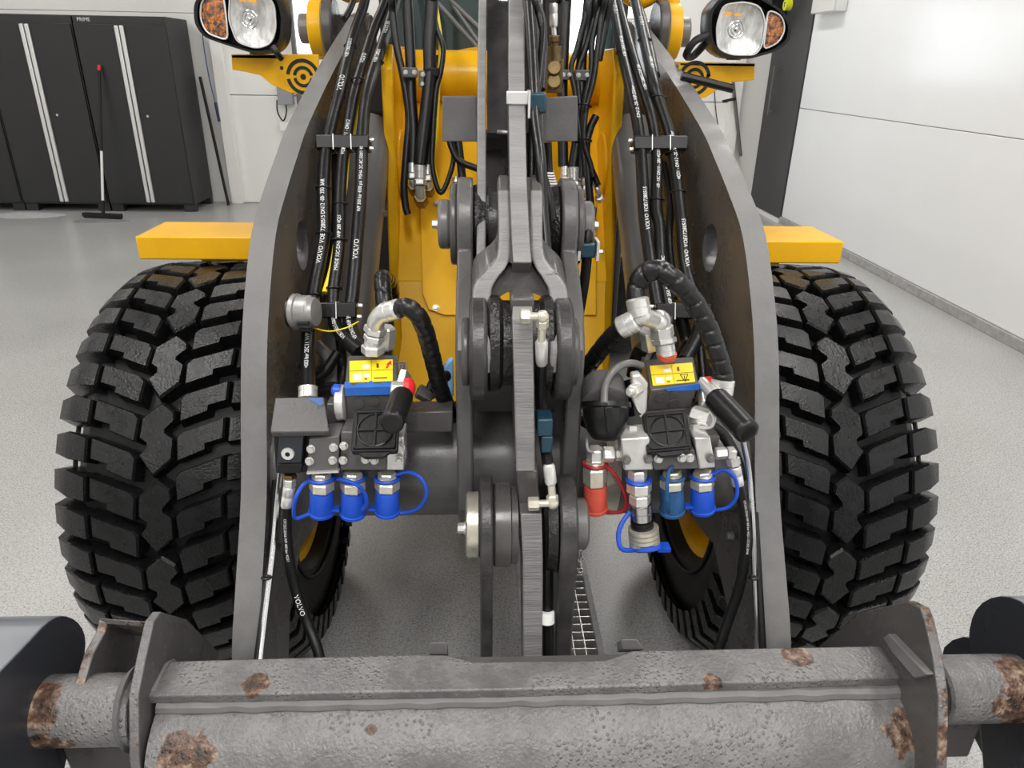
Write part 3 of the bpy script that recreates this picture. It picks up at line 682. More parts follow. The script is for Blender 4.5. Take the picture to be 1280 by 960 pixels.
for q, (x0, x1) in ((-1, (553, 597)), (1, (681, 722))):
    Yw = 1.50; a, b, c, d = W(x0, 120 + (2 if q > 0 else 0), Y=Yw), W(x1, 120, Y=Yw), W(x1, 177, Y=Yw - .01), W(x0, 177, Y=Yw - .01)
    g = G(); g.extrude([a, b, c, d], (0, .014, 0))
    e = mk('stop_plate', g, M['grey'], bc, bev=.002)
    xx = b.x if q < 0 else a.x
    g = G(); g.extrude([(xx + q * .002 - .006 * q, Yw - .001, a.z), (xx + q * .010 - .006 * q, Yw - .001, a.z), (xx + q * .010 - .006 * q, Yw - .011, c.z), (xx + q * .002 - .006 * q, Yw - .011, c.z)], (0, -.006, 0)); mk('weld_strip', g, M['arm'], e)
g = G(); g.cyl((-.070, 1.345, 1.325), (.080, 1.345, 1.325), .060, n=32); mk('crank_hub', g, M['greasy'], bc)
g = G(); g.extrude([W(606, 170, Y=1.60), W(676, 170, Y=1.60), W(676, 340, Y=1.34), W(606, 340, Y=1.34)], (0, .03, .01)); mk('crank_back_plate', g, M['arm'], bc)
# tilt rod (bright edge) with forked lower end
tr = grp('tilt_rod', (0, 1.2, 1.3))
rib([(645, -60, 1.66), (645.5, 20, 1.50), (646, 120, 1.36), (648, 235, 1.23), (651, 300, 1.145), (653, 328, 1.11)], [.030] * 6, [.05, .05, .05, .06, .06, .05], 'rod_bar', M['arm'], tr, M['cut'], bev=.003)
# fork: flat outline in a leaning plane, with real thickness
FY0 = 1.20
def fork_pt(px, py):
    t = (py - 240) / 240; return W(px, py, Y=1.235 - .235 * min(1, max(0, (py - 240) / 190)))
for q in (-1, 1):
    c_ = 652; f = lambda x: c_ + (x - c_) * 1
    if q < 0: ctl = [(630, 238), (631, 310), (625, 332), (608, 352), (602, 372), (602, 430), (604, 468)]; wd_ = [.022, .022, .026, .032, .030, .028, .028]
    else: ctl = [(671, 238), (671, 310), (677, 332), (692, 352), (699, 372), (699, 430), (697, 468)]; wd_ = [.022, .022, .026, .032, .030, .028, .028]
    pts = [fork_pt(*p) for p in ctl]; pc = catmull(pts, 5); N = len(pc); g = G(); vs = []
    for i, p in enumerate(pc):
        t = i / (N - 1) * (len(wd_) - 1); k = min(int(t), len(wd_) - 2); w_ = wd_[k] + (wd_[k + 1] - wd_[k]) * (t - k)
        dep = .05 + .07 * min(1, i / (N - 1) * 1.3)
        vs += [p + V((-w_ / 2, 0, 0)), p + V((w_ / 2, 0, 0)), p + V((w_ / 2, dep, .02)), p + V((-w_ / 2, dep, .02))]
    g.add(vs, [(0, 1, 2, 3), tuple(range(4 * N - 4, 4 * N))[::-1]])
    for i in range(N - 1):
        for j in range(4):
            k = (j + 1) % 4; g.f.append((4 * i + j, 4 * i + k, 4 * i + 4 + k, 4 * i + 4 + j)); g.m.append(1 if j == 0 else 0)
    mk('fork_prong', g, [M['arm'], M['cut']], tr, bev=.005, ang=30)
# bridge (throat) of the fork
br = []
for px, py in ((632, 322), (671, 322), (690, 352), (693, 372), (684, 380), (668, 373), (651, 369), (634, 372), (620, 381), (610, 374), (613, 352)): br.append(fork_pt(px, py) + V((0, .022, 0)))
g = G(); g.extrude(br, (0, .05, .02)); mk('fork_throat', g, M['greasy'], tr, bev=.004)
g = G(); g.extrude([fork_pt(*p) + V((0, .004, 0)) for p in ((631, 240), (672, 240), (672, 326), (662, 332), (640, 332), (631, 326))], (0, .04, .02)); mk('fork_neck', g, M['arm'], tr, bev=.004)
# pin and boss at the fork
pc_ = W(652, 425, Y=1.075); FZ = pc_.z; FYc = pc_.y
g = G()
xl, xr = W(598, 425, Y=1.02).x, W(706, 425, Y=1.02).x
for q, x in ((-1, xl), (1, xr)):
    gg = G(); gg.cyl((x - q * .014, FYc - .005, FZ - .012), (x + q * .014, FYc - .005, FZ - .012), .083, n=36); mk('fork_eye', gg, M['greasy'], tr, bev=.006)
    gg = G(); gg.cyl((x + q * .014, FYc, FZ - .02), (x + q * .026, FYc, FZ - .02), .055, n=28); mk('eye_washer', gg, M['arm'], tr, bev=.004)
g = G(); g.lathe((xl + .014, FYc, FZ - .005), (1, 0, 0), [(0, .074), (.004, .078), (.018, .076), (.024, .068), (xr - xl - .05, .068), (xr - xl - .044, .076), (xr - xl - .032, .078), (xr - xl - .028, .074)], 36)
ln = grp('link_lever', (0, 1.0, .95))
mk('lever_boss', g, M['grease'], ln, 'black greased lever boss')
rib([(653, 382, 1.045), (653, 398, 1.0), (655, 480, .985), (657, 590, .97)], .031, [.02, .09, .10, .10], 'lever_bar', M['arm'], ln, M['cut'])
rib([(659, 590, .972), (660, 612, .985), (664, 642, .985)], .033, [.08, .08, .08], 'lever_bar', M['arm'], ln, M['arm'])
rib([(664, 642, .955), (666, 700, .955), (666, 770, .945), (666, 850, .92)], .034, [.09, .09, .07, .06], 'lever_bar', M['arm'], ln, M['cut'])
g = G(); a = W(653, 376, Y=1.05); g.box(a + V((0, .02, -.006)), (.036, .05, .024)); mk('lever_cap', g, M['arm'], ln, bev=.004)
# grease line on the lever
def grease_line(p0, p1, p2, p3, parent):
    """block, elbow and hose ferrule of a lubrication line"""
    g = G(); a, b = A(p0), A(p1); g.hexa(a, a.lerp(b, .45), .011).cyl(a, b, .006, n=12); mk('grease_fitting', g, M['zincy'], parent, 'bright zinc fitting')
    g = G(); c, d = A(p1), A(p2); g.sphere(c, .010, 10).hexa(c + (d - c) * .12, c.lerp(d, .45), .0095).cyl(c, d, .006, n=12); mk('grease_elbow', g, M['zincy'], parent, 'bright zinc elbow')
    g = G(); e = A(p3); g.lathe(d, e - d, [(0, .007), (.004, .0095), ((e - d).length - .004, .0095), ((e - d).length, .008)], 14); mk('ferrule', g, M['zinc'], parent, 'zinc hose ferrule')
grease_line((650, 395, .975), (678, 396, .975), (677, 425, .985), (677, 455, 1.0), ln)
g = G(); g.tube([W(677, 455, Y=1.0), W(676, 490, Y=1.02), W(678, 520, Y=1.02), W(682, 560, Y=1.0), W(686, 585, Y=.97)], .009, n=10); h_ = mk('grease_hose', g, M['hose'], ln)
grease_line((660, 630, .955), (691, 629, .955), (689, 606, .96), (686, 580, .97), ln)
g = G(); a = W(680, 528, Y=1.0); g.box(a, (.024, .04, .03)); g.box(a + V((.004, -.004, -.03)), (.018, .03, .03)); mk('hose_clip', g, M['teal'], ln, 'blue-green clamp block', bev=.003)
g = G(); g.tube([W(682, 632, Y=.99), W(684, 690, Y=.985), W(684, 760, Y=.965), W(686, 850, Y=.93)], .0105, n=10); gh2 = mk('grease_hose', g, M['hose'], ln)
g = G(); a, b = W(684, 765, Y=.955), W(684, 778, Y=.95); g.cyl(a, b, .0125, n=12); mk('ferrule', g, M['white'], ln)
# lower pin with discs and the pair of drop links
lp = W(655, 655, Y=1.03); LZ = lp.z; LY = lp.y
dl = grp('drop_link', (0, 1.0, .8))
def lathe_x(x0, prof, name, mt, parent, label=None, n=36, y=LY, z=LZ): g = G(); g.lathe((x0, y, z), (1, 0, 0), prof, n); return mk(name, g, mt, parent, label, ang=40)
xa, xb, xc = W(582, 655, Y=1.0).x, W(600, 655, Y=1.0).x, W(616, 655, Y=1.0).x
dsc = lathe_x(xa, [(0, .052), (.003, .056), (xb - xa - .003, .056), (xb - xa, .052)], 'pin_disc', M['zincy'], dl, 'bright zinc pin disc')
bolt(V((xa, LY - .01, LZ)), (-1, 0, 0), .012, .014, dsc)
def dlink(x0, x1, side):
    yz = []
    for k in range(13):
        a = R(-30 + k * 18.5); yz.append((LY + .085 * math.cos(a), LZ + .085 * math.sin(a)))
    yz += [(.955, .70), (.93, .55), (.99, .55), (1.08, .72)]
    g = G(); g.plate(yz, x0, x1); return mk('link_plate', g, M['greasy'], dl, bev=.004)
dlink(xb, xc, -1)
xd, xe = W(617, 655, Y=1.0).x, W(647, 655, Y=1.0).x
lathe_x(xd, [(0, .068), (.003, .071), (xe - xd - .012, .071), (xe - xd - .01, .066), (xe - xd, .066)], 'pin_boss', M['arm'], dl)
xf, xg, xh, xi = [W(v, 655, Y=1.0).x for v in (683, 697, 722, 740)]
lathe_x(xf, [(0, .078), (xg - xf - .003, .082), (xg - xf, .07)], 'greased_seal', M['grease'], dl, 'black greased seal')
dlink(xg, xh - .004, 1)
lathe_x(xh - .004, [(0, .044), (xi - xh - .004, .044), (xi - xh, .038)], 'pin_end', M['steel'], dl)
# chain dangling by the pin
g = G()
for i in range(5):
    p = W(727 - i * .4, 685 + i * 7, Y=1.04); g.torus(p, (1, 0, 0) if i % 2 else (0, 1, 0), .005, .0016, 10, 6)
mk('safety_chain', g, M['zinc'], dl)
# teal clamp and strap high on the rod
cl = grp('rod_clamp', W(655, 122, Y=1.34))
a, b = W(633, 122, Y=1.35), W(660, 122, Y=1.35)
g = G(); g.box(((a.x + b.x) / 2, a.y, a.z), (b.x - a.x, .012, .022)); mk('strap_band', g, M['alu'], cl, 'bright metal strap', bev=.002)
a, b = W(661, 128, Y=1.37), W(682, 128, Y=1.37)
g = G(); g.box(((a.x + b.x) / 2, a.y, a.z), (b.x - a.x, .05, .034)); mk('clamp_block', g, M['teal'], cl, 'blue-green clamp block', bev=.004)
g = G(); g.box((a.x - .001, a.y - .004, a.z - .002), (.004, .055, .045)); mk('clamp_plate', g, M['alu'], cl)
# ------------------------------------------------------------------ hoses and fittings
FACE = V((.05, -.85, .52))
def hose_text(path, r, txt, size, s0, parent, mt='white'):
    P = catmull(path, 8); S = [0]
    for a, b in zip(P, P[1:]): S.append(S[-1] + (b - a).length)
    vs, fs = text_polys(txt, size); out = []; j = 0
    for q in vs:
        s = min(max(s0 + q.x, 0), S[-1] - 1e-4); j = 0
        while j < len(S) - 2 and S[j + 1] < s: j += 1
        t = (s - S[j]) / max(S[j + 1] - S[j], 1e-6); p = P[j].lerp(P[j + 1], t)
        ta = (P[min(j + 2, len(P) - 1)] - P[max(j - 1, 0)]).normalized(); n = (FACE - ta * FACE.dot(ta)).normalized(); b = n.cross(ta)
        ph = (q.y - size * .36) / r; out.append(p + (n * math.cos(ph) + b * math.sin(ph)) * (r + .0006))
    g = G(); g.add(out, fs); me = mk('printed_text', g, M[mt], parent)
def hose(pts, r, name='hose', mt='hose', parent=LD, text=(), k=7, n=12, label=None, raw=False):
    if not raw and pts[0][1] <= -10:      # runs on out of the picture to the machine behind
        a, b = pts[0], pts[1]; pts = [(a[0] + (a[0] - b[0]) * 1.2, a[1] - 50, a[2] + .30)] + list(pts)
    P = [V(p) if raw else A(p) for p in pts]; g = G(); g.tube(P, r, n=n, k=k); h = mk(name, g, M[mt], parent, label)
    for txt, size, s0, rev in text: hose_text(P[::-1] if rev else P, r, txt, size, s0, h)
    return h
def spiral(pts, r, parent=LD, pitch=.030, name='guarded_hose'):
    """hose in a spiral plastic guard: turns stand proud of narrow gaps"""
    P = catmull([A(p) for p in pts], 10); S = [0]
    for a, b in zip(P, P[1:]): S.append(S[-1] + (b - a).length)
    n = int(S[-1] / .0022); Q = []; rr = []
    j = 0
    for i in range(n + 1):
        s = S[-1] * i / n
        while j < len(S) - 2 and S[j + 1] < s: j += 1
        Q.append(P[j].lerp(P[j + 1], (s - S[j]) / max(S[j + 1] - S[j], 1e-6)))
    g = G(); L = len(Q); m_ = 14; vs = []; fs = []; u = None
    for i in range(L):
        d = (Q[min(i + 1, L - 1)] - Q[max(i - 1, 0)]).normalized()
        if u is None: u, v = frame(d)
        else: u = (u - d * u.dot(d)).normalized(); v = d.cross(u)
        for q in range(m_):
            a = 2 * PI * q / m_; f = ((S[-1] * i / n) / pitch + q / m_ * .6) % 1; f2 = min(f, 1 - f)
            ro = r * (.84 if f2 < .06 else .97 + .03 * math.sin(PI * f)); vs.append(Q[i] + (u * math.cos(a) + v * math.sin(a)) * ro)
    for i in range(L - 1):
        for q in range(m_): k = (q + 1) % m_; fs.append((i * m_ + q, i * m_ + k, (i + 1) * m_ + k, (i + 1) * m_ + q))
    fs += [tuple(range(m_))[::-1], tuple(range((L - 1) * m_, L * m_))]
    g.add(vs, fs); return mk(name, g, M['wrap'], parent, ang=60)
def ferrule(a, b, r, parent=LD, mt='zinc', name='ferrule'):
    a, b = A(a), A(b); L = (b - a).length; g = G()
    g.lathe(a, b - a, [(0, r * .85), (L * .06, r), (L * .4, r), (L * .42, r * .95), (L * .46, r * .95), (L * .48, r), (L * .9, r), (L, r * .8)], 18); return mk(name, g, M[mt], parent)
def hexnut(a, b, r, parent=LD, mt='zinc', name='hex_nut'):
    g = G(); g.hexa(A(a), A(b), r); return mk(name, g, M[mt], parent, ang=20)
def pipe(pts, r, name, mt, parent=LD, k=7): g = G(); g.tube([A(p) for p in pts], r, n=12, k=k); return mk(name, g, M[mt], parent)
def bar_clamp(x0, x1, yc, Y, th, parent=LD, seams=2, bolts=1, tilt=0):
    a, b = W(x0, yc, Y=Y), W(x1, yc + tilt, Y=Y); g = G(); g.obox(a, b, .046, .030, upv=(0, .35, 1)); c = mk('hose_clamp', g, M['plastic'], parent, bev=.003)
    for i in range(seams):
        p = a.lerp(b, (i + 1) / (seams + 1)); g = G(); g.obox(p - (b - a).normalized() * .0008, p + (b - a).normalized() * .0008, .0485, .0325, upv=(0, .35, 1)); mk('clamp_seam', g, M['alu'], c)
    d = (b - a).normalized() * bolts; e = b if bolts > 0 else a
    for dy in (-.008, .008): bolt(e + V((0, dy * 1.2 - .005, dy)), d, .006, .008, c)
    return c
def tie(p, r, d, parent):
    g = G(); g.torus(A(p), d, r, .0022, 16, 6); g.box(A(p) + V((r, -.004, 0)), (.007, .006, .006)); mk('cable_tie', g, M['plastic'], parent)
# --- left arm set
TL = lambda y: 2.25 - .0042 * y * 1.0 if y < 100 else 1.83 - .0016 * (y - 100) * 1.13 if y < 300 else 1.468 - .00135 * (y - 300)
YL = lambda pts, o=0: [(x, y, TL(y) + o) for x, y in pts]
V1 = 'VOE17280515  -20-  DN12  WP 350 bar  4Q21   VOLVO VOE17280515 - DN12 - WP 350 bar'
pA = YL([(459, -25), (455, 5), (440, 50), (427, 107), (415, 155), (407, 193), (404, 239), (405, 289), (400, 325), (393, 360), (387, 402), (385, 440)]) + [(385, 470, 1.22), (385, 490, 1.18)]
hA = hose(pA, .0135, text=[('<003 bar 2SC11 WP 350 4Q21', .011, .05, True), ('VOLVO  VOE17280515 DN12 -08- 350 BAR', .012, .30, True), ('VOLVO', .017, .78, True), ('VOE17280515 DN10', .012, .93, True)])
pB = YL([(486, -25), (480, 6), (468, 35), (455, 75), (442, 120), (435, 160), (428, 204), (425, 253), (424, 310), (417, 367), (419, 405)]) + [(432, 425, 1.27), (450, 441, 1.22)]
hB = hose(pB, .0128, text=[('VOE17280515-DN12 -350', .010, .05, True), ('MADE 1SC-DN10-WP 280 4Q21', .010, .24, True), ('VOE17280511 - DN12', .011, .55, True), ('VOLVO', .014, .86, True)])
pC = YL([(503, -25), (495, 2), (480, 50), (462, 105), (454, 155), (452, 211), (450, 253), (446, 310), (441, 367), (437, 400)]) + [(446, 425, 1.28), (462, 440, 1.22)]
hC = hose(pC, .0138, text=[('4SP DN12 WP 350', .011, .05, True), ('VOLVO', .014, .26, True), ('WP 300 bar 4500 psi  MSHA 2C-8C-500/1 4Q16', .010, .38, True), ('VOE17280515', .012, .85, True), ('VOLVO 350', .013, 1.02, True)])
for h, pts in ((hA, [(438, 58), (423, 122), (404, 235), (405, 292), (392, 368)]), (hB, [(447, 100), (425, 255), (424, 300), (418, 360)]), (hC, [(471, 78),])):
    for x, y in pts: tie((x, y, TL(y)), .0150, (0, .4, 1), h)
hose(YL([(444, -10), (438, 10), (430, 24)], -.05), .008, 'cable')
ys = YL([(454, 90), (449, 125), (442, 160), (434, 200)], .035) + YL([(430, 240), (421, 300), (415, 335), (406, 366)], .004); hose(ys, .0062, 'yellow_sleeve', 'label' , label='yellow cable sleeve')
hose(YL([(419, 195), (419, 265), (414, 310), (408, 350), (403, 380)], .04), .008, 'ribbed_loom', 'wrap')
bar_clamp(397, 463, 180, TL(180), .03); bar_clamp(398, 448, 388, TL(388), .03, seams=1)
hose([(378, 455, 1.30), (400, 470, 1.28), (423, 440, 1.3)], .010); hose([(395, 495, 1.24), (420, 490, 1.2), (428, 508, 1.16), (412, 522, 1.15)], .009)
hose([(395, 430, 1.36), (412, 450, 1.34), (414, 480, 1.3)], .012, 'grey_hose', 'steel'); hose([(425, 420, 1.36), (428, 460, 1.34), (420, 500, 1.28)], .010)
ferrule((385, 483, 1.185), (385, 499, 1.17), .017, hA)
g = G(); g.tube([W(386, 408, Y=1.30), W(410, 414, Y=1.25), W(432, 410, Y=1.24), W(448, 402, Y=1.26)], .0013, n=6); mk('yellow_tie_wire', g, M['label'], LD)
# round socket on the left arm
so = grp('trailer_socket', W(382, 390, Y=1.28))
p = W(366, 390, Y=1.285); q = V((-.42, p.y, p.z)); c2 = W(392, 391, Y=1.27)
SG = mat('cast_grey', (.34, .33, .32), .35, metal=.4, var=.25, vs=40)
g = G(); g.lathe(p, (1, -.18, .06), [(0, .030), (.004, .034), (.012, .034), (.014, .031), (.034, .031), (.037, .028), (.046, .026), (.049, .015)], 28); mk('socket_body', g, SG, so)
g = G(); g.lathe(p, (-1, .1, 0), [(-.006, .030), (.006, .029)], 24); mk('socket_base', g, M['plastic'], so)
for k in range(4):
    a = R(200 + 45 * k); e = p + V((.026, -.006, .001)) + V((0, math.cos(a), math.sin(a))) * .0315; g = G(); g.box(e, (.022, .008, .006)); mk('socket_slot', g, M['plastic'], so, bev=.001)
# lift cylinders
for x0, x1, sg in ((462, 428, -1), (787, 826, 1)):
    g = G(); a, b = W(x0, 160, Y=2.05), W(x1, 480, Y=1.52); g.cyl(a, b, .058, n=32); lc = mk('lift_cylinder', g, M['steel'], LD)
    g = G(); d = (b - a).normalized(); g.cyl(b - d * .03, b + d * .02, .064, n=32); mk('cylinder_head', g, M['arm'], lc, bev=.004)
    g = G(); g.cyl(b, b + d * .25, .026, n=20); mk('piston_rod', g, M['chrome'], lc)
# --- right arm set
YRt = lambda pts, o=0: [(x, y, TL(y) + o) for x, y in pts]
qA = YRt([(758, -25), (766, 6), (777, 64), (792, 128), (799, 169), (802, 204), (805, 262), (807, 283), (813, 327), (820, 372), (824, 392)]) + [(822, 412, 1.30), (800, 440, 1.27)]
h1 = hose(qA, .0135, text=[('VOLVO  VOE17280515', .012, .30, True), ('DN12 -20- WP 350 bar', .011, .62, True), ('VOE17280511 WP 350', .011, .86, True), ('VOLVO', .015, 1.1, True)])
qB = YRt([(768, -25), (774, 6), (792, 73), (810, 131), (818, 166), (821, 204), (820, 262), (824, 283), (827, 334), (835, 378), (838, 394)]) + [(830, 430, 1.28), (812, 470, 1.22), (805, 500, 1.18)]
h2 = hose(qB, .0125, text=[('DN12 4SP 350 BAR MSHA 2C-8C', .010, .20, True), ('-08- 1SC DN10 - 280 4Q21', .010, .52, True), ('VOE17280515 WP 350', .011, .82, True)])
qC = YRt([(788, -25), (795, 6), (805, 52), (817, 102), (824, 128), (837, 169), (843, 204), (850, 262), (853, 290), (857, 334), (868, 371), (876, 392)]) + [(872, 420, 1.30), (856, 450, 1.26)]
h3 = hose(qC, .0135, text=[('VOLVO  VOE17280515', .012, .22, True), ('4Q21 - DN12 -20- WP 350 bar', .011, .45, True), ('VOE17280511', .011, .80, True), ('VOLVO', .015, 1.05, True)])
for h, pts in ((h3, [(805, 50), (822, 122), (840, 192), (848, 240)]), (h2, [(820, 250)]), (h1, [(778, 66)])):
    for x, y in pts: tie((x, y, TL(y)), .0152, (0, .4, 1), h)
bar_clamp(857, 790, 181, TL(181), .03); bar_clamp(886, 817, 389, TL(388), .03)
hose(YRt([(829, 205), (835, 235), (838, 262), (836, 300), (842, 345), (848, 372)], .03), .009)
hose(YRt([(782, -20), (800, 15), (812, 60), (819, 95)], .05), .012)
hose([(845, 450, 1.32), (860, 470, 1.30), (868, 500, 1.26)], .010); hose([(850, 395, 1.36), (858, 430, 1.34), (846, 452, 1.28)], .014)
hose([(875, 430, 1.32), (878, 470, 1.28), (874, 505, 1.22)], .008); hose([(790, 470, 1.3), (797, 440, 1.3), (815, 425, 1.32)], .012)
p = W(836, 260, Y=1.6); bolt(p, (-.5, -.8, 0), .008, .01, LD)
# --- hoses down the nose, left of the bell crank
def nose(pts, d=0): return [(x, y, 2.05 - .0006 * y + d) for x, y in pts]
hose(nose([(489, -15), (491, 17), (496, 58), (505, 102), (511, 146), (508, 190), (505, 233), (507, 258), (510, 268)]), .0095)
hose(nose([(508, -15), (509, 0), (513, 73), (514, 117), (517, 163), (516, 204)]), .0135)
hose(nose([(541, -15), (540, 0), (537, 58), (537, 96), (530, 163), (525, 206)], -.02), .0165)
hose(nose([(545, 70), (543, 87), (539, 146), (535, 206)], .01), .0105)
hose(nose([(545, 10), (551, 58), (548, 96), (545, 163), (541, 204), (550, 238)], .0), .0062, 'yellow_cable', 'label', label='yellow cable')
hose(nose([(541, 10), (546, 35), (554, 60), (551, 90), (545, 116), (541, 175), (541, 212), (551, 241), (564, 213), (567, 190), (562, 170)], -.02), .0065, 'cable')
hose(nose([(570, 160), (573, 180), (577, 215), (582, 268)], -.02), .0105)
hose(nose([(561, 170), (565, 185), (574, 201), (597, 211)], -.05), .0085)
for x, y0, y1, r in ((516, 203, 236, .013), (525, 206, 250, .016), (535, 206, 238, .012), (570, 222, 240, .011), (706, 208, 240, .013), (717, 209, 252, .016), (726, 209, 234, .010)):
    Y = 2.05 - .0006 * y0 - (.02 if y1 > 245 else 0)
    e = grp('hose_end', W(x, y0, Y=Y)); ym = y0 + (y1 - y0) * .42
    ferrule((x, y0, Y), (x, ym, Y - .008), r * .9, e); hexnut((x, ym, Y - .008), (x, ym + 7, Y - .012), r * 1.12, e)
    g = G(); a, b = W(x, ym + 7, Y=Y - .012), W(x + 1, y1 - 4, Y=Y - .005); g.cyl(a, b, r * .85, n=16); mk('elbow', g, M['zinc'], e)
    g = G(); c = W(x + 1, y1, Y=Y - .0); g.hexa(c + V((0, -.012, .010)), c + V((0, .025, -.012)), r * 1.15); mk('hex_nut', g, M['brass'], e, 'dull brass nut')
for x0, y0, x1, y1, cable in ((503, 84, 522, 97, 0), (523, 88, 534, 109, 0), (700, 87, 716, 100, 0), (719, 87, 738, 101, 0)):
    a, b = W(x0, y0, Y=1.965), W(x1, y1, Y=1.965); g = G(); g.box((a + b) / 2, (abs(b.x - a.x), .008, abs(a.z - b.z))); c = mk('clamp_plate', g, M['grey'], LD, bev=.002)
    ps = [(x0 + 4, (y0 + y1) / 2), (x1 - 4, (y0 + y1) / 2)] if x1 - x0 > 14 else [((x0 + x1) / 2, y0 + 5), ((x0 + x1) / 2, y1 - 4)]
    for px, py in ps: bolt(W(px, py, Y=1.961), (0, -1, 0), .0065, .006, c)
a = W(540, 90, Y=1.98); g = G(); g.box(a, (.035, .04, .02)); mk('cable_holder', g, M['plastic'], LD, bev=.002)
# --- right of the bell crank
hose(nose([(710, -15), (708, 0), (705, 58), (703, 117), (704, 208)]), .0135)
hose(nose([(738, -15), (732, 40), (727, 73), (726, 117), (722, 170), (716, 210)], -.01), .0135)
hose(nose([(738, -15), (736, 0), (722, 58), (714, 85), (719, 117), (724, 160), (729, 190), (732, 222)], -.03), .0070, 'cable')
hose(nose([(752, -15), (749, 12), (740, 52), (739, 87), (730, 131), (727, 175), (735, 200), (748, 232)], -.03), .0075, 'cable')
hose(nose([(760, -15), (752, 20), (747, 60), (742, 100), (733, 135), (730, 175), (738, 205), (742, 222)], -.04), .0070, 'cable')
hose(nose([(747, -15), (742, 25), (732, 60), (722, 90), (724, 130), (727, 180), (726, 222)], -.02), .0085, 'cable')
hose(nose([(765, -15), (756, 30), (748, 75)], .0), .011); hose(nose([(745, 145), (738, 160), (733, 185), (736, 230), (738, 262), (731, 275)], -.03), .010)
for x, y0, x2, y1 in ((732, 218, 732, 246), (742, 218, 749, 246), (729, 254, 724, 269)):
    e = grp('hose_end', W(x, y0, Y=1.90)); xm, ym = (x + x2) / 2, (y0 + y1) / 2
    ferrule((x, y0, 1.895), (xm, ym, 1.89), .0095, e); g = G(); g.tube([W(xm, ym, Y=1.89), W((xm + x2) / 2, (ym + y1) / 2, Y=1.885), W(x2, y1, Y=1.90)], .007, n=10); mk('elbow', g, M['zinc'], e); hexnut((x2, y1, 1.895), (x2, y1 + 4, 1.91), .012, e)
tie((727, 133, 1.92), .022, (0, .3, 1), LD); tie((727, 176, 1.9), .022, (0, .3, 1), LD)
# brass valve
bv = grp('brass_valve', W(694, 85, Y=1.88))
g = G(); a, b = W(693, 58, Y=1.88), W(693, 78, Y=1.88); g.cyl(a, b, .019, n=18).hexa(W(693, 44, Y=1.88), W(693, 54, Y=1.88), .013).cyl(W(693, 50, Y=1.88), W(693, 60, Y=1.88), .010); g.box(W(693, 95, Y=1.89), (.038, .035, .075)); mk('valve_body', g, M['brass'], bv, bev=.002)
for px, py in ((692, 86), (692, 103)): g = G(); c = W(px, py, Y=1.865); g.cyl(c, c + V((0, -.012, .003)), .017, n=18); mk('valve_plug', g, M['brass'], bv, bev=.003)
ferrule((692, 4, 1.88), (692, 34, 1.88), .010, bv); pipe([(692, 34, 1.88), (693, 46, 1.88)], .006, 'stem', 'zinc', bv)
hose([(699, -15, 1.9), (698, 5, 1.9), (696, 40, 1.9), (700, 110, 1.9)], .008, 'cable')
# bundle right of the tilt rod
for pts in ([(660, -15, 1.52), (661, 0, 1.5), (665, 58, 1.44), (668, 117, 1.37), (669, 150, 1.34), (676, 204, 1.28), (679, 262, 1.25), (684, 330, 1.2)],):
    hose(pts, .010, 'ribbed_hose', 'wrap')
hose([(668, -15, 1.54), (670, 0, 1.52), (679, 35, 1.48), (675, 87, 1.42), (671, 117, 1.38), (666, 160, 1.34), (664, 240, 1.28)], .0075)
hose([(664, -15, 1.52), (674, 20, 1.49), (681, 60, 1.46), (678, 112, 1.40)], .006, 'cable')
hose([(671, 140, 1.36), (674, 200, 1.30), (686, 245, 1.27), (690, 275, 1.26)], .008)
hose([(684, 178, 1.5), (686, 215, 1.5), (692, 258, 1.46)], .009)
sp_ = []; 
for i in range(14 * 8 + 1):
    t = i / (14 * 8); c = W(683 + 13 * t, 213 + 46 * t, Y=1.50 - .04 * t); a = 2 * PI * i / 8; sp_.append(c + V((math.cos(a) * .013, math.sin(a) * .013, 0)))
g = G(); g.tube(sp_, .0018, n=5, smooth=False); mk('spring_guard', g, M['white'], LD, 'white coil spring guard')
# --- grease hose with block right of the right pivot
bk = grp('hose_block', W(734, 311, Y=1.30))
a, b = W(723, 302, Y=1.30), W(745, 320, Y=1.30); g = G(); g.box((a + b) / 2, (b.x - a.x - .008, .035, a.z - b.z)); mk('block', g, M['teal'], bk, 'blue-green clamp block', bev=.003)
for x in (a.x, b.x): g = G(); g.box((x, 1.30, (a.z + b.z) / 2), (.005, .042, a.z - b.z + .008)); mk('side_plate', g, M['alu'], bk)
bolt(V((b.x + .003, 1.295, (a.z + b.z) / 2 - .004)), (1, 0, 0), .006, .008, bk)
hose([(740, 262, 1.36), (737, 280, 1.32), (734, 300, 1.30), (733, 329, 1.30), (729, 362, 1.30), (722, 403, 1.30), (717, 440, 1.28), (716, 470, 1.26)], .0095)
g = G(); pts = []
for i in range(7 * 10 + 1):
    t = i / 70; c = W(728 + 6 * t, 273 + 20 * t, Y=1.32); a = 2 * PI * i / 10; pts.append(c + V((math.cos(a) * .013, math.sin(a) * .013, 0)))
g.tube(pts, .0022, n=5, smooth=False); mk('spring_guard', g, M['zinc'], LD)
g = G(); g.tube([W(713, 291, Y=1.34), W(718, 281, Y=1.33), W(727, 276, Y=1.32)], .007, n=8); mk('elbow', g, M['zincy'], LD)
g = G(); g.box(W(715, 322, Y=1.33), (.018, .02, .030)); mk('label_tag', g, M['paper'], LD)
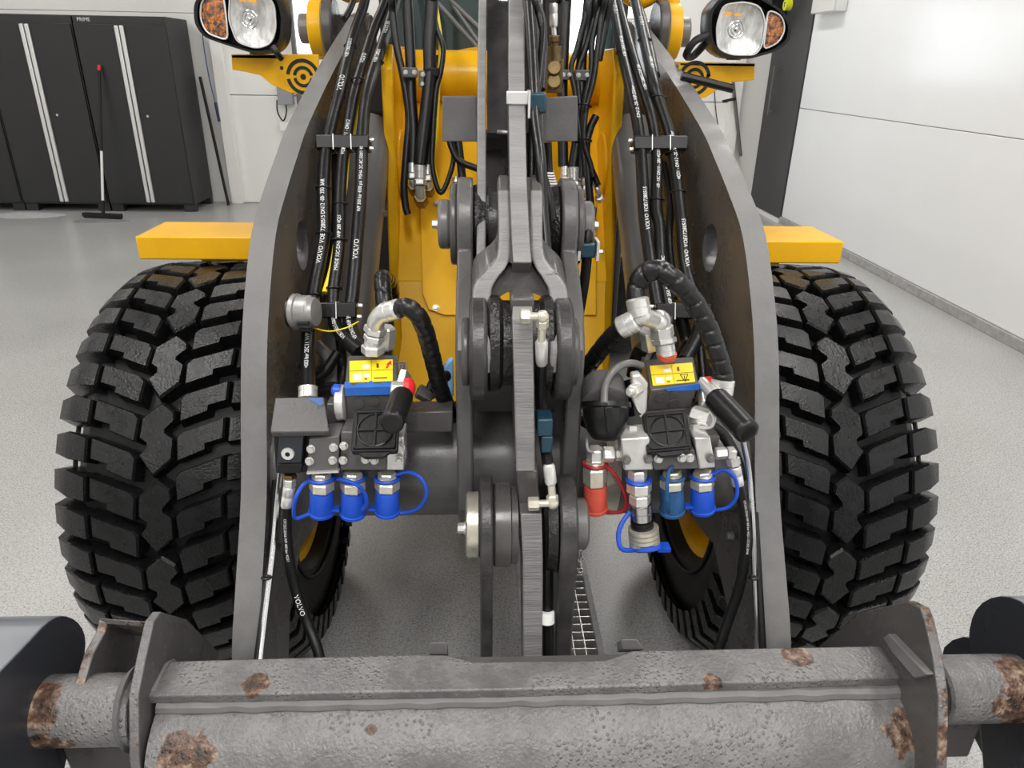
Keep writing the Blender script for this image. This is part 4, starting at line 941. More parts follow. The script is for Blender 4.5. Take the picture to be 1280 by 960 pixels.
# --- left coupling group
def cap_cyl(x, y0, y1, r, Y, name, mt, parent, dY=0, label=None, lip=True):
    a, b = W(x, y0, Y=Y), W(x, y1, Y=Y + dY); L = (b - a).length; g = G()
    g.lathe(a, b - a, [(0, r * .90), (L * .06, r * .96), (L * .75, r), (L * .86, r * 1.0), (L * .88, r * 1.10), (L * .97, r * 1.10), (L, r * .9)] if lip else [(0, r * .95), (L * .05, r), (L * .95, r), (L, r * .95)], 28); return mk(name, g, M[mt], parent, label)
def quick(x, ytop, ycap, yend, Y, mt, strap, parent=LD, group=None, tab=0):
    e = grp('quick_coupling', W(x, ycap, Y=Y))
    hexnut((x, ytop, Y), (x, ytop + 8, Y), .0155, e, 'zincy'); ferrule((x, ytop + 4, Y), (x, ycap + 2, Y), .0165, e, 'zincy', 'coupling_sleeve'); hexnut((x, ytop + 10, Y - .001), (x, ycap, Y - .001), .021, e, 'zincy')
    cap_cyl(x, ycap, yend, .0205, Y - .002, 'dust_cap', mt, e, .004, {'blue': 'blue dust cap', 'bluefade': 'worn faded blue dust cap', 'red': 'red dust cap'}[mt])
    smt = 'redstrap' if mt == 'red' else mt
    c = W(x, ytop + 8, Y=Y); g = G(); g.torus(c, (0, .15, 1), .0195, .0032, 24, 6)
    if tab: t_ = W(x + tab * 17, yend - 5, Y=Y - .002); g.box(t_, (.016, .012, .005))
    P = [A(p) for p in strap]; g.tube(P, .0034, n=8, k=7); mk('cap_strap', g, M[smt], e)
    return e
YC = 1.045
quick(402, 590, 613, 641, YC, 'blue', [(390, 600, YC), (379, 606, YC - .01), (370, 622, YC - .02), (367, 640, YC - .015), (371, 648, YC - .01), (385, 643, YC - .01), (395, 641, YC)], tab=1)
quick(441, 590, 613, 643, YC, 'blue', [(418, 598, YC + .01), (430, 600, YC - .025), (446, 606, YC - .035), (456, 617, YC - .03), (458, 630, YC - .025), (453, 637, YC - .02)])
quick(484, 590, 612, 640, YC, 'blue', [(494, 594, YC), (508, 590, YC), (523, 595, YC - .01), (532, 608, YC - .015), (532, 622, YC - .015), (522, 636, YC - .01), (505, 641, YC), (496, 640, YC)], tab=-1)
def qplate(pts, Y, th, name, mt, parent=LD, label=None, bev=.002, dY=(0, 0, 0, 0)):
    P = [W(x, y, Y=Y + (dY[i] if i < len(dY) else 0)) for i, (x, y) in enumerate(pts)]; g = G(); g.extrude(P, (0, th, 0)); return mk(name, g, M[mt], parent, label, bev=bev)
mb = grp('valve_manifold', W(445, 570, Y=1.05), 'left valve manifold with blue capped couplings')
qplate([(386, 549), (424, 545), (423, 588), (384, 590)], 1.03, .05, 'manifold_plate', 'grey', mb)
g = G(); a, b = W(384, 590, Y=1.03), W(424, 588, Y=1.03); g.obox(a, b, .010, .003, upv=(0, 0, 1)); mk('plate_edge', g, M['alu'], mb)
qplate([(426, 540), (484, 540), (483, 588), (425, 588)], 1.035, .05, 'manifold_plate', 'grey', mb)
qplate([(484, 548), (505, 546), (505, 588), (483, 588)], 1.034, .05, 'manifold_plate', 'zinc', mb, 'bare zinc plate')
for x, y in ((417, 559), (430, 557), (416, 575), (429, 575), (457, 574), (468, 575), (499, 575), (501, 559), (389, 561), (387, 576)): bolt(W(x, y, Y=1.029), (0, -1, .12), .0078, .008, mb)
qplate([(408, 505), (442, 505), (440, 590), (408, 590)], 1.085, .03, 'back_plate', 'arm', mb)
g = G(); g.box(W(445, 560, Y=1.09), (.17, .05, .09)); mk('manifold_body', g, M['arm'], mb, bev=.003)
# upper lever-locked multi coupling
def multicoupler(top, label, front, cover, name_label):
    mc = grp('multi_coupler', W(*front[0], Y=1.08), name_label)
    Yb, Yf = 1.15, 1.075
    b0, b1, f0 = W(*top[0], Y=Yb), W(*top[1], Y=Yb), W(*top[3], Y=Yf)
    n0 = (b1 - b0).cross(f0 - b0); d0 = W(*top[2], Y=2) - CAM; f1 = CAM + d0 * ((b0 - CAM).dot(n0) / d0.dot(n0))
    c1, c0 = W(*front[1], Y=Yf + .012), W(*front[0], Y=Yf + .012)
    bb0, bb1 = b0 + V((0, .03, -.10)), b1 + V((0, .03, -.10)); vs = [b0, b1, f1, f0, c0, c1, bb1, bb0]
    g = G(); g.add(vs, [(0, 1, 2, 3), (3, 2, 5, 4), (4, 5, 6, 7), (7, 6, 1, 0), (0, 3, 4, 7), (1, 6, 5, 2)]); blk = mk('coupler_block', g, M['arm'], mc, bev=.003)
    n = (b1 - b0).cross(f0 - b0).normalized(); n = n if n.z > 0 else -n
    def on(px, py, off):
        d = W(px, py, Y=2) - CAM; k = (b0 - CAM).dot(n) / d.dot(n); return CAM + d * k + n * off
    P = [on(x, y, .0004) for x, y in label]; g = G(); g.extrude(P, n * .0012); lb = mk('warning_label', g, M['label'], mc, 'yellow warning label')
    xd, yd = (P[1] - P[0]), (P[0] - P[3]); 
    def spot(u, v, w, h, mt, nm):
        o = P[3] + xd * u + yd * v + n * .0014; g = G(); g.extrude([o, o + xd * w, o + xd * w + yd * h, o + yd * h], n * .0004); mk(nm, g, M[mt], lb)
    for u, v, w, h in ((.0, .505, 1, .012), (.5, .02, .006, .96)): spot(u, v, w, h, 'brass', 'label_line')
    for u, v, w, h, mt_ in ((.08, .08, .2, .30, 'white'), (.32, .22, .14, .14, 'white'), (.30, .60, .16, .18, 'white'), (.62, .62, .05, .2, 'brass'), (.55, .12, .3, .05, 'brass'), (.34, .1, .06, .06, 'redstrap')): spot(u, v, w, h, mt_, 'label_mark')
    return mc, blk, lb, P, n, (f0, f1, c0, c1), xd, yd
mcL, blk, lb, P, n, (f0, f1, c0, c1), xd, yd = multicoupler([(434, 444), (497, 443), (497, 484), (431, 486)], [(437, 452), (491, 450), (491, 477), (437, 479)], [(434, 538), (494, 534)], None, 'left lever-lock multi coupler with blue paint on its edge')
o = P[3] + xd * .82 + yd * .58 + n * .0016
g = G(); g.extrude([o, o + xd * .06 + yd * .14, o + xd * .03 + yd * .18, o + xd * .14 + yd * .36, o + xd * .15 + yd * .12, o + xd * .11 + yd * .2, o + xd * .05], n * .0004); mk('red_arrow', g, M['redknob'], lb)
g = G(); g.extrude([f0 + V((0, -.002, .002)), f1 + V((0, -.002, .002)), f1 + V((0, -.002, -.012)), f0 + V((0, -.002, -.012))], (0, .003, 0)); ob = mk('painted_edge', g, M['bluepaint'], mcL, 'blue paint smear on the front edge')
o2 = f0 + n * .0018; up_ = (P[0] - P[3]).normalized(); g = G(); jag = [o2]
for i in range(13): jag.append(o2 + (f1 - f0) * (i / 12) + up_ * (.010 + .004 * math.sin(i * 2.3) + .003 * math.cos(i * 5.1)))
jag.append(f1 + n * .0018); g.extrude(jag, n * .0004); mk('painted_edge', g, M['bluepaint'], mcL)
def socket_rings(parent, f0, f1, c0, c1):
    for u, v in ((.55, .30), (.60, .75), (.25, .35)):
        p = f0.lerp(f1, u).lerp(c0.lerp(c1, u), v); g = G(); nrm = (f1 - f0).cross(c0 - f0).normalized(); nrm = nrm if nrm.y < 0 else -nrm
        g.cyl(p - nrm * .002, p + nrm * .002, .010, n=20); mk('port', g, M['arm'], parent)
socket_rings(mcL, f0, f1, c0, c1)
# pivot discs, lever, knob
g = G(); c = W(427, 503, Y=1.09); g.lathe(c, (1, 0, 0), [(-.008, .026), (-.006, .030), (.006, .030), (.008, .026)], 28); mk('pivot_disc', g, M['zinc'], mcL, 'zinc disc with blue overspray')
g = G(); c = W(421, 488, Y=1.085); g.lathe(c, (-1, 0, 0), [(-.006, .010), (.004, .011), (.008, .006)], 16); mk('pivot_cap', g, M['blue'], mcL)
g = G(); a, b = W(500, 490, Y=1.07), W(502, 468, Y=1.09); g.obox(W(498, 500, Y=1.075), W(508, 466, Y=1.11), .012, .03); mk('lever_plate', g, M['zinc'], mcL, bev=.002)
g = G(); c = W(503, 489, Y=1.06); g.hexa(c + V((-.018, 0, 0)), c + V((.006, 0, 0)), .017); mk('lever_hub', g, M['zinc'], mcL, bev=.002)
g = G(); c = W(512, 485, Y=1.06); g.lathe(c, (1, 0, 0), [(-.008, .016), (0, .017), (.006, .013), (.009, .006), (.010, .001)], 24); mk('red_knob', g, M['redknob'], mcL, 'red round knob')
def grip(a, b, r, parent):
    a, b = A(a), A(b); L = (b - a).length; g = G()
    g.lathe(a, b - a, [(0, r * .8), (L * .04, r * .95)] + [(L * (.06 + .8 * i / 24), r * (.97 + .03 * (i % 2))) for i in range(25)] + [(L * .88, r), (L * .96, r * .98), (L * .99, r * .85), (L, r * .6)], 28); return mk('lever_grip', g, M['plastic'], parent, 'ribbed black lever grip', ang=50)
grip((503, 494, 1.045), (489, 530, .945), .0185, mcL)
def dust_cover(c4, Y0, Y1, parent):
    P = [W(*c4[0], Y=Y0), W(*c4[1], Y=Y0), W(*c4[2], Y=Y1), W(*c4[3], Y=Y1)]; n = (P[1] - P[0]).cross(P[3] - P[0]).normalized(); n = n if n.y < 0 else -n
    xd, yd = P[1] - P[0], P[3] - P[0]; f = lambda u, v, h=0: P[0] + xd * u + yd * v + n * h
    e = bpy.data.objects.new('dust_cover', None)
    g = G(); g.extrude([f(*q) for q in rounded([(0, 0), (1, 0), (1, 1), (0, 1)], .08, 3)], -n * .012); cv_ = mk('dust_cover', g, M['plastic'], parent, 'square black dust cover with a cross and ring rib', bev=.002)
    g = G()
    for u0, u1, v0, v1 in ((.06, .94, .06, .10), (.06, .94, .90, .94), (.06, .10, .06, .94), (.90, .94, .06, .94), (.48, .52, .08, .92), (.08, .92, .49, .53)):
        g.extrude([f(u0, v0), f(u1, v0), f(u1, v1), f(u0, v1)], n * .003)
    r_ = []
    for i in range(33): a = 2 * PI * i / 32; r_.append(f(.5 + .38 * math.cos(a), .5 + .38 * math.sin(a), .001))
    g.tube(r_, .0018, n=5, smooth=False); mk('rib', g, M['plastic'], parent)
    g = G(); g.extrude([f(.15, 1.0), f(.85, 1.0), f(.7, 1.13), f(.3, 1.13)], -n * .008); mk('cover_hinge', g, M['plastic'], parent, bev=.002)
    bpy.data.objects.remove(e)
dust_cover([(442, 512), (499, 511), (498, 566), (438, 565)], 1.05, .985, mcL)
# fitting and hoses on top of the left coupler
ft = grp('hose_fitting', W(465, 420, Y=1.15))
hexnut((466, 442, 1.13), (466, 431, 1.13), .0195, ft); ferrule((466, 432, 1.13), (467, 424, 1.13), .015, ft); hexnut((467, 426, 1.13), (468, 419, 1.13), .0175, ft); hexnut((468, 417, 1.13), (470, 408, 1.13), .019, ft)
g = G(); g.tube([W(469, 412, Y=1.13), W(471, 400, Y=1.12), W(479, 391, Y=1.11), W(492, 387, Y=1.10)], .0145, n=14); mk('elbow', g, M['zinc'], ft)
ferrule((480, 391, 1.11), (499, 386, 1.09), .0165, ft)
g = G(); g.hexa(W(480, 436, Y=1.18), W(482, 408, Y=1.18), .018); mk('hex_nut', g, M['zinc'], ft)
spiral([(494, 388, 1.10), (508, 384, 1.08), (522, 394, 1.08), (532, 415, 1.09), (540, 445, 1.11), (549, 480, 1.14), (558, 505, 1.18), (566, 525, 1.22)], .0148)
spiral([(482, 425, 1.22), (482, 400, 1.23), (480, 375, 1.25), (478, 352, 1.28), (479, 347, 1.32), (486, 352, 1.38), (490, 370, 1.42)], .0155)
# grey cover and solenoid block
cvr = grp('valve_cover', W(372, 520, Y=1.05))
P = [W(344, 497, Y=1.10), W(405, 496, Y=1.10), W(411, 538, Y=1.02), W(338, 539, Y=1.02)]; nC = (P[1] - P[0]).cross(P[3] - P[0]).normalized(); nC = nC if nC.z > 0 else -nC
g = G(); g.extrude(P, -nC * .006); mk('cover_top', g, M['grey'], cvr, bev=.002)
g = G(); g.extrude([P[3], P[2], P[2] + V((0, .004, -.012)), P[3] + V((0, .004, -.012))], (0, .01, 0)); mk('cover_lip', g, M['arm'], cvr, bev=.002)
g = G(); q = P[1] + nC * .0005; ux = (P[0] - P[1]).normalized(); uy = (P[2] - P[1]).normalized()
g.extrude([q + ux * .004 + uy * .004, q + ux * .026 + uy * .004, q + ux * .022 + uy * .012, q + ux * .014 + uy * .018, q + ux * .008 + uy * .026, q + ux * .002 + uy * .02], nC * .0005); mk('paint_smear', g, mat('blue_smear', (.06, .12, .32), .5), cvr, 'blue overspray')
g = G(); g.extrude([W(*p, Y=1.06) for p in ((342, 540), (408, 540), (385, 590), (345, 590))], (0, .06, 0)); mk('bracket', g, M['plastic'], cvr)
sb = grp('solenoid_valve', W(362, 565, Y=1.04))
g = G(); g.extrude([W(*p, Y=1.03) for p in ((349, 544), (379, 543), (377, 579), (346, 580))], (0, .06, 0)); mk('coil_body', g, mat('anodised_black', (.022, .025, .032), .4), sb, bev=.002)
g = G(); g.extrude([W(*p, Y=1.034) for p in ((346, 580), (378, 579), (376, 592), (345, 592))], (0, .06, 0)); mk('coil_base', g, M['black'], sb, bev=.002)
c = W(360, 567, Y=1.029); g = G(); g.lathe(c, (0, -1, .1), [(-.002, .0105), (.002, .0105), (.0035, .0095), (.0035, .004)], 24, cap=False); mk('plug_ring', g, M['alu'], sb, 'silver plug ring')
g = G(); g.cyl(c, c + V((0, -.002, 0)), .004, n=12); mk('plug_core', g, M['black'], sb)
lf = grp('hose_fitting', W(362, 600, Y=1.05)); hexnut((362, 592, 1.06), (362, 598, 1.06), .012, lf, 'brass'); hexnut((362, 598, 1.055), (362, 608, 1.055), .0105, lf); ferrule((362, 608, 1.055), (358, 635, 1.05), .0105, lf)
hL = hose([(359, 632, 1.05), (358, 660, 1.045), (361, 695, 1.035), (369, 735, 1.02), (383, 775, 1.0), (397, 812, .97), (404, 850, .94)], .0095, text=[('1ST/2SC-DN6 WP 400 bar 4Q21', .006, .02, False), ('VOLVO', .012, .165, False)])
g = G(); g.tube([W(351, 588, X=-.40), W(347, 625, X=-.415), W(341, 690, X=-.42), (W(330, 780, X=-.425)), W(322, 850, X=-.425)], .0050, n=10); cp = mk('steel_pipe', g, M['chrome'], LD)
g = G(); p = W(333, 722, X=-.42); g.torus(p, (0, .3, 1), .007, .0025, 12, 6); mk('pipe_clip', g, M['plastic'], cp)
g = G(); g.tube([W(344, 600, X=-.43), W(338, 690, X=-.432), W(327, 780, X=-.432), W(318, 850, X=-.432)], .006, n=8); mk('cable', g, M['hose'], LD)
bolt(W(345, 684, X=-.435), (1, 0, 0), .010, .012, LD, mt='steel'); bolt(W(916, 670, X=.435), (-1, 0, 0), .010, .012, LD, mt='steel')
# mounting box between coupler and ear
g = G(); P = [W(505, 502, Y=1.16), W(566, 500, Y=1.16), W(566, 514, Y=1.11), W(503, 516, Y=1.11)]; b_ = [W(566, 540, Y=1.115), W(503, 541, Y=1.115)]
g.add(P + b_ + [P[0] + V((0, 0, -.06)), P[1] + V((0, 0, -.06))], [(0, 1, 2, 3), (3, 2, 4, 5), (0, 3, 5, 6), (1, 7, 4, 2), (6, 5, 4, 7), (0, 6, 7, 1)]); mk('mounting_box', g, M['arm'], LD, bev=.003)
g = G(); g.hexa(W(522, 488, Y=1.2), W(540, 498, Y=1.2), .014); mk('hex_nut', g, M['steel'], LD); hose([(536, 496, 1.2), (545, 475, 1.22), (558, 470, 1.25)], .011)
P = [(553, 462), (560, 452), (566, 449), (567, 497), (556, 494), (552, 478)]
g = G(); g.extrude([W(x, y, Y=1.34) for x, y in P], (0, .02, 0)); mk('blue_piece', g, M['tan'], None, 'light blue cloth behind the linkage beside the left black guarded hose', 'piece', bev=.004)  # flat light blue plate behind the linkage
# --- right coupling group
YD = 1.06
def red_coupling():
    e = quick(744, 572, 605, 637, YD, 'red', [(754, 580, YD), (768, 592, YD - .01), (780, 615, YD - .01), (783, 630, YD - .01), (776, 640, YD - .01), (758, 640, YD)])
    hexnut((744, 560, YD), (744, 574, YD), .0145, e, 'zinc')
    g = G(); a, b = W(753, 568, Y=YD), W(776, 568, Y=YD); g.hexa(a, a.lerp(b, .65), .0135).hexa(a.lerp(b, .68), b, .011); mk('side_fitting', g, M['zinc'], e)
    g = G(); g.tube([W(742, 566, Y=YD - .02), W(735, 562, Y=YD - .01), W(734, 548, Y=YD), W(739, 538, Y=YD + .03)], .0022, n=6); mk('wire', g, M['alu'], e)
red_coupling()
quick(840, 588, 609, 640, YD - .015, 'bluefade', [(838, 592, YD - .02), (841, 583, YD - .035), (836, 590, YD - .045), (834, 608, YD - .05), (834, 630, YD - .045), (836, 640, YD - .03)])
quick(878, 588, 609, 637, YD - .015, 'blue', [(888, 594, YD - .015), (902, 588, YD - .02), (913, 591, YD - .03), (921, 604, YD - .03), (920, 622, YD - .03), (910, 634, YD - .025), (892, 638, YD - .015)], tab=-1)
lc = grp('long_coupling', W(800, 640, Y=1.04))
hexnut((797, 586, 1.04), (797, 600, 1.04), .0165, lc); c = W(798, 600, Y=1.04); g = G(); g.torus(c, (0, .1, 1), .019, .004, 24, 6); mk('blue_ring', g, M['blue'], lc, 'blue ring')
hexnut((799, 602, 1.037), (799, 616, 1.034), .0215, lc); hexnut((800, 617, 1.034), (800, 630, 1.032), .0185, lc)
ferrule((801, 629, 1.032), (802, 650, 1.028), .0195, lc, 'chrome', 'chrome_sleeve'); ferrule((802, 650, 1.028), (803, 660, 1.026), .0195, lc, 'plastic', 'black_ring')
a, b = W(804, 659, Y=1.025), W(806, 681, Y=1.02); L = (b - a).length; g = G(); pr = []
for i in range(4): pr += [(L * (i / 4), .022), (L * (i / 4 + .02), .0265), (L * (i / 4 + .19), .0265), (L * (i / 4 + .21), .022)]
g.lathe(a, b - a, pr + [(L, .022)], 30); mk('ribbed_sleeve', g, M['zincy'], lc, ang=25)
a, b = W(807, 680, Y=1.02), W(808, 688, Y=1.015); g = G(); g.lathe(a, b - a, [(0, .024), (.001, .0275), (.008, .0275), (.011, .022)], 30).box(W(829, 684, Y=1.018), (.022, .02, .007)); mk('dust_cap', g, M['blue'], lc, 'blue dust cap')
g = G(); g.tube([W(787, 640, Y=1.03), W(777, 655, Y=1.02), W(773, 670, Y=1.01), (W(777, 686, Y=1.0)), W(792, 688, Y=1.01)], .0042, n=8); mk('cap_strap', g, M['blue'], lc)
mr = grp('valve_manifold', W(845, 570, Y=1.05), 'right valve manifold with bare zinc blocks')
qplate([(776, 549), (812, 547), (817, 588), (780, 589)], 1.02, .05, 'manifold_plate', 'zinc', mr, 'bare zinc block', bev=.003)
qplate([(812, 566), (868, 562), (874, 586), (818, 588)], 1.022, .05, 'manifold_plate', 'grey', mr)
qplate([(868, 548), (888, 546), (895, 585), (874, 587)], 1.02, .05, 'manifold_plate', 'zinc', mr, 'bare zinc block', bev=.003)
g = G(); g.box(W(838, 566, Y=1.09), (.15, .05, .09)); mk('manifold_body', g, M['arm'], mr, bev=.003)
for x, y in ((783, 575), (810, 574), (823, 573), (852, 572), (862, 572), (888, 573)): bolt(W(x, y, Y=1.017), (0, -1, .12), .0082, .008, mr, mt='steel' if x in (783, 810, 888) else 'zinc')
mcR, blk, lb, P, n, (f0, f1, c0, c1), xd, yd = multicoupler([(805, 449), (867, 445), (874, 481), (813, 488)], [(812, 458), (865, 454), (869, 478), (816, 483)], [(806, 514), (862, 510)], None, 'right lever-lock multi coupler, tilted, with a clean yellow label')
socket_rings(mcR, f0, f1, c0, c1)
g = G(); g.extrude([f0.lerp(f1, .3) + V((0, -.002, .001)), f1 + V((0, -.002, .003)), f1 + V((0, -.002, -.009)), f0.lerp(f1, .35) + V((0, -.002, -.004))], (0, .003, 0)); mk('painted_edge', g, M['bluepaint'], mcR, 'blue paint smear')
o = P[3] + xd * .66 + yd * .08 + n * .0016; g = G()
for q0_, q1_ in (((0, .35), (.09, 0)), ((.09, 0), (.18, .35)), ((0, .35), (.18, .35)), ((.09, .28), (.09, .1))): g.obox(o + xd * q0_[0] + yd * q0_[1], o + xd * q1_[0] + yd * q1_[1], .0012, .0005)
mk('label_mark', g, M['black'], lb)
dust_cover([(803, 517), (858, 512), (864, 558), (809, 566)], 1.065, 1.008, mcR)
qplate([(790, 470), (800, 468), (810, 480), (809, 514), (801, 524), (790, 500)], 1.06, .02, 'pivot_plate', 'zinc', mcR, bev=.003)
g = G(); g.obox(W(786, 475, Y=1.10), W(793, 520, Y=1.07), .012, .03); mk('lever_plate', g, M['plastic'], mcR)
c = W(795, 489, Y=1.055); g = G(); g.hexa(c + V((.006, .01, 0)), c + V((-.010, -.012, .004)), .012).cyl(c + V((-.010, -.012, .004)), c + V((-.016, -.018, .006)), .006); mk('pivot_nut', g, M['zinc'], mcR, bev=.001)
g = G(); g.obox(W(884, 508, Y=1.07), W(880, 476, Y=1.11), .022, .03); mk('pivot_plate', g, M['zinc'], mcR, bev=.003)
g = G(); c = W(887, 482, Y=1.09); g.lathe(c, (.7, -.6, .2), [(-.008, .015), (0, .016), (.006, .012), (.009, .004)], 24); mk('red_knob', g, M['redknob'], mcR, 'red round knob')
g = G(); g.cyl(W(878, 478, Y=1.09), W(898, 500, Y=1.04), .010, n=14); mk('lever_rod', g, M['zinc'], mcR)
grip((893, 496, 1.045), (936, 542, .955), .0205, mcR)
g = G(); a = W(876, 520, Y=1.06); g.hexa(a + V((-.012, .01, 0)), a + V((.014, -.012, 0)), .015); mk('hex_nut', g, M['zinc'], mcR)
g = G(); g.tube([W(888, 514, Y=1.05), W(893, 524, Y=1.04), W(888, 534, Y=1.04), W(874, 534, Y=1.05)], .0028, n=8); mk('steel_clip', g, M['alu'], mcR)
for x, y0, y1, r in ((869, 530, 547, .0105), (790, 532, 549, .012)): e = grp('adapter', W(x, y0, Y=1.06)); hexnut((x, y0, 1.06), (x, (y0 + y1) / 2 + 2, 1.055), r, e); ferrule((x, (y0 + y1) / 2, 1.055), (x, y1, 1.05), r * .8, e)
# top fittings right
fr = grp('hose_fitting', W(829, 420, Y=1.12))
c = W(833, 446, Y=1.12); g = G(); g.cyl(c, c + V((0, -.002, .008)), .0165, n=24); mk('red_ring', g, mat('red_ring', (.62, .08, .03), .5), fr, 'red ring')
ferrule((833, 445, 1.12), (831, 429, 1.125), .0165, fr, 'zinc', 'sleeve'); hexnut((831, 430, 1.125), (830, 423, 1.128), .021, fr); hexnut((829, 423, 1.128), (827, 407, 1.13), .0195, fr); 
g = G(); g.sphere(W(824, 402, Y=1.13), .020, 16).cyl(W(824, 402, Y=1.13), W(803, 395, Y=1.11), .015, n=16); mk('elbow', g, M['zinc'], fr)
hexnut((814, 436, 1.16), (810, 412, 1.15), .016, fr); g = G(); g.sphere(W(803, 394, Y=1.11), .017, 14); mk('elbow', g, M['zinc'], fr)
ferrule((801, 396, 1.11), (796, 372, 1.12), .019, fr); ferrule((796, 400, 1.11), (774, 411, 1.12), .019, fr)
sp1 = spiral([(796, 376, 1.12), (797, 357, 1.13), (806, 342, 1.13), (824, 338, 1.12), (845, 352, 1.11), (866, 376, 1.11), (884, 408, 1.10), (895, 440, 1.09), (902, 462, 1.085), (904, 478, 1.08)], .0172, pitch=.026)
ferrule((904, 474, 1.08), (901, 494, 1.075), .0195, fr)
g = G(); g.hexa(W(901, 492, Y=1.075), W(899, 500, Y=1.075), .017); mk('hex_nut', g, M['zincy'], fr)
spiral([(778, 409, 1.12), (762, 424, 1.15), (745, 445, 1.18), (730, 465, 1.21), (718, 482, 1.24), (705, 505, 1.27)], .016)
# canister
cn = grp('capped_socket', W(756, 520, Y=1.05))
a, b = W(754, 484, Y=1.10), W(757, 506, Y=1.06); d = (b - a).normalized(); L = (b - a).length
g = G(); g.lathe(a - d * .01, d, [(0, .030), (.004, .036), (L + .008, .038), (L + .01, .034)], 32); mk('socket_body', g, M['grey'], cn)
g = G(); b2_ = W(757, 552, Y=1.03); L2 = (b2_ - b).length; g.lathe(b, b2_ - b, [(-.004, .041), (.004, .042), (.007, .038), (L2 * .35, .037), (L2 * .7, .031), (L2 * .92, .022), (L2, .012)], 32); cc = mk('socket_cap', g, M['plastic'], cn)
g = G(); g.obox(W(760, 508, Y=1.012), W(764, 540, Y=1.0), .014, .006); mk('cap_latch', g, M['plastic'], cn, bev=.002)
hose([(802, 457, 1.10), (790, 454, 1.09), (776, 457, 1.08), (763, 468, 1.06), (756, 484, 1.045), (755, 505, 1.02)], .0062, 'cable', 'steel')
hose([(728, 470, 1.2), (718, 500, 1.18), (722, 520, 1.16), (735, 530, 1.14)], .010, 'cable')
# right hand line to the lower pipe
e = grp('hose_fitting', W(910, 570, Y=1.05)); hexnut((894, 567, 1.05), (908, 566, 1.05), .0105, e); g = G(); g.box(W(914, 566, Y=1.05), (.014, .018, .016)); mk('elbow', g, M['zinc'], e, bev=.002)
hexnut((916, 572, 1.048), (918, 582, 1.045), .0115, e); ferrule((918, 583, 1.045), (923, 608, 1.04), .0105, e)
hR = hose([(922, 604, 1.04), (930, 640, 1.035), (932, 680, 1.03), (925, 730, 1.015), (912, 770, 1.0), (899, 808, .98), (890, 840, .96)], .0095, text=[('1ST/2SC-DN6 WP 400 bar 4Q21 1ST/2SC-DN6', .0055, .03, False)])
g = G(); g.tube([W(929, 552, X=.40), W(936, 590, X=.415), W(941, 660, X=.42), W(944, 740, X=.425), W(948, 840, X=.425)], .0050, n=10); cp = mk('steel_pipe', g, M['chrome'], LD)
g = G(); g.torus(W(942, 722, X=.42), (0, .3, 1), .007, .0025, 12, 6); mk('pipe_clip', g, M['plastic'], cp)
g = G(); g.tube([W(944, 640, X=.43), W(950, 740, X=.432), W(956, 850, X=.432)], .006, n=8); mk('cable', g, M['hose'], LD)
hose([(885, 530, 1.12), (905, 545, 1.12), (921, 575, 1.10), (926, 600, 1.09)], .010)
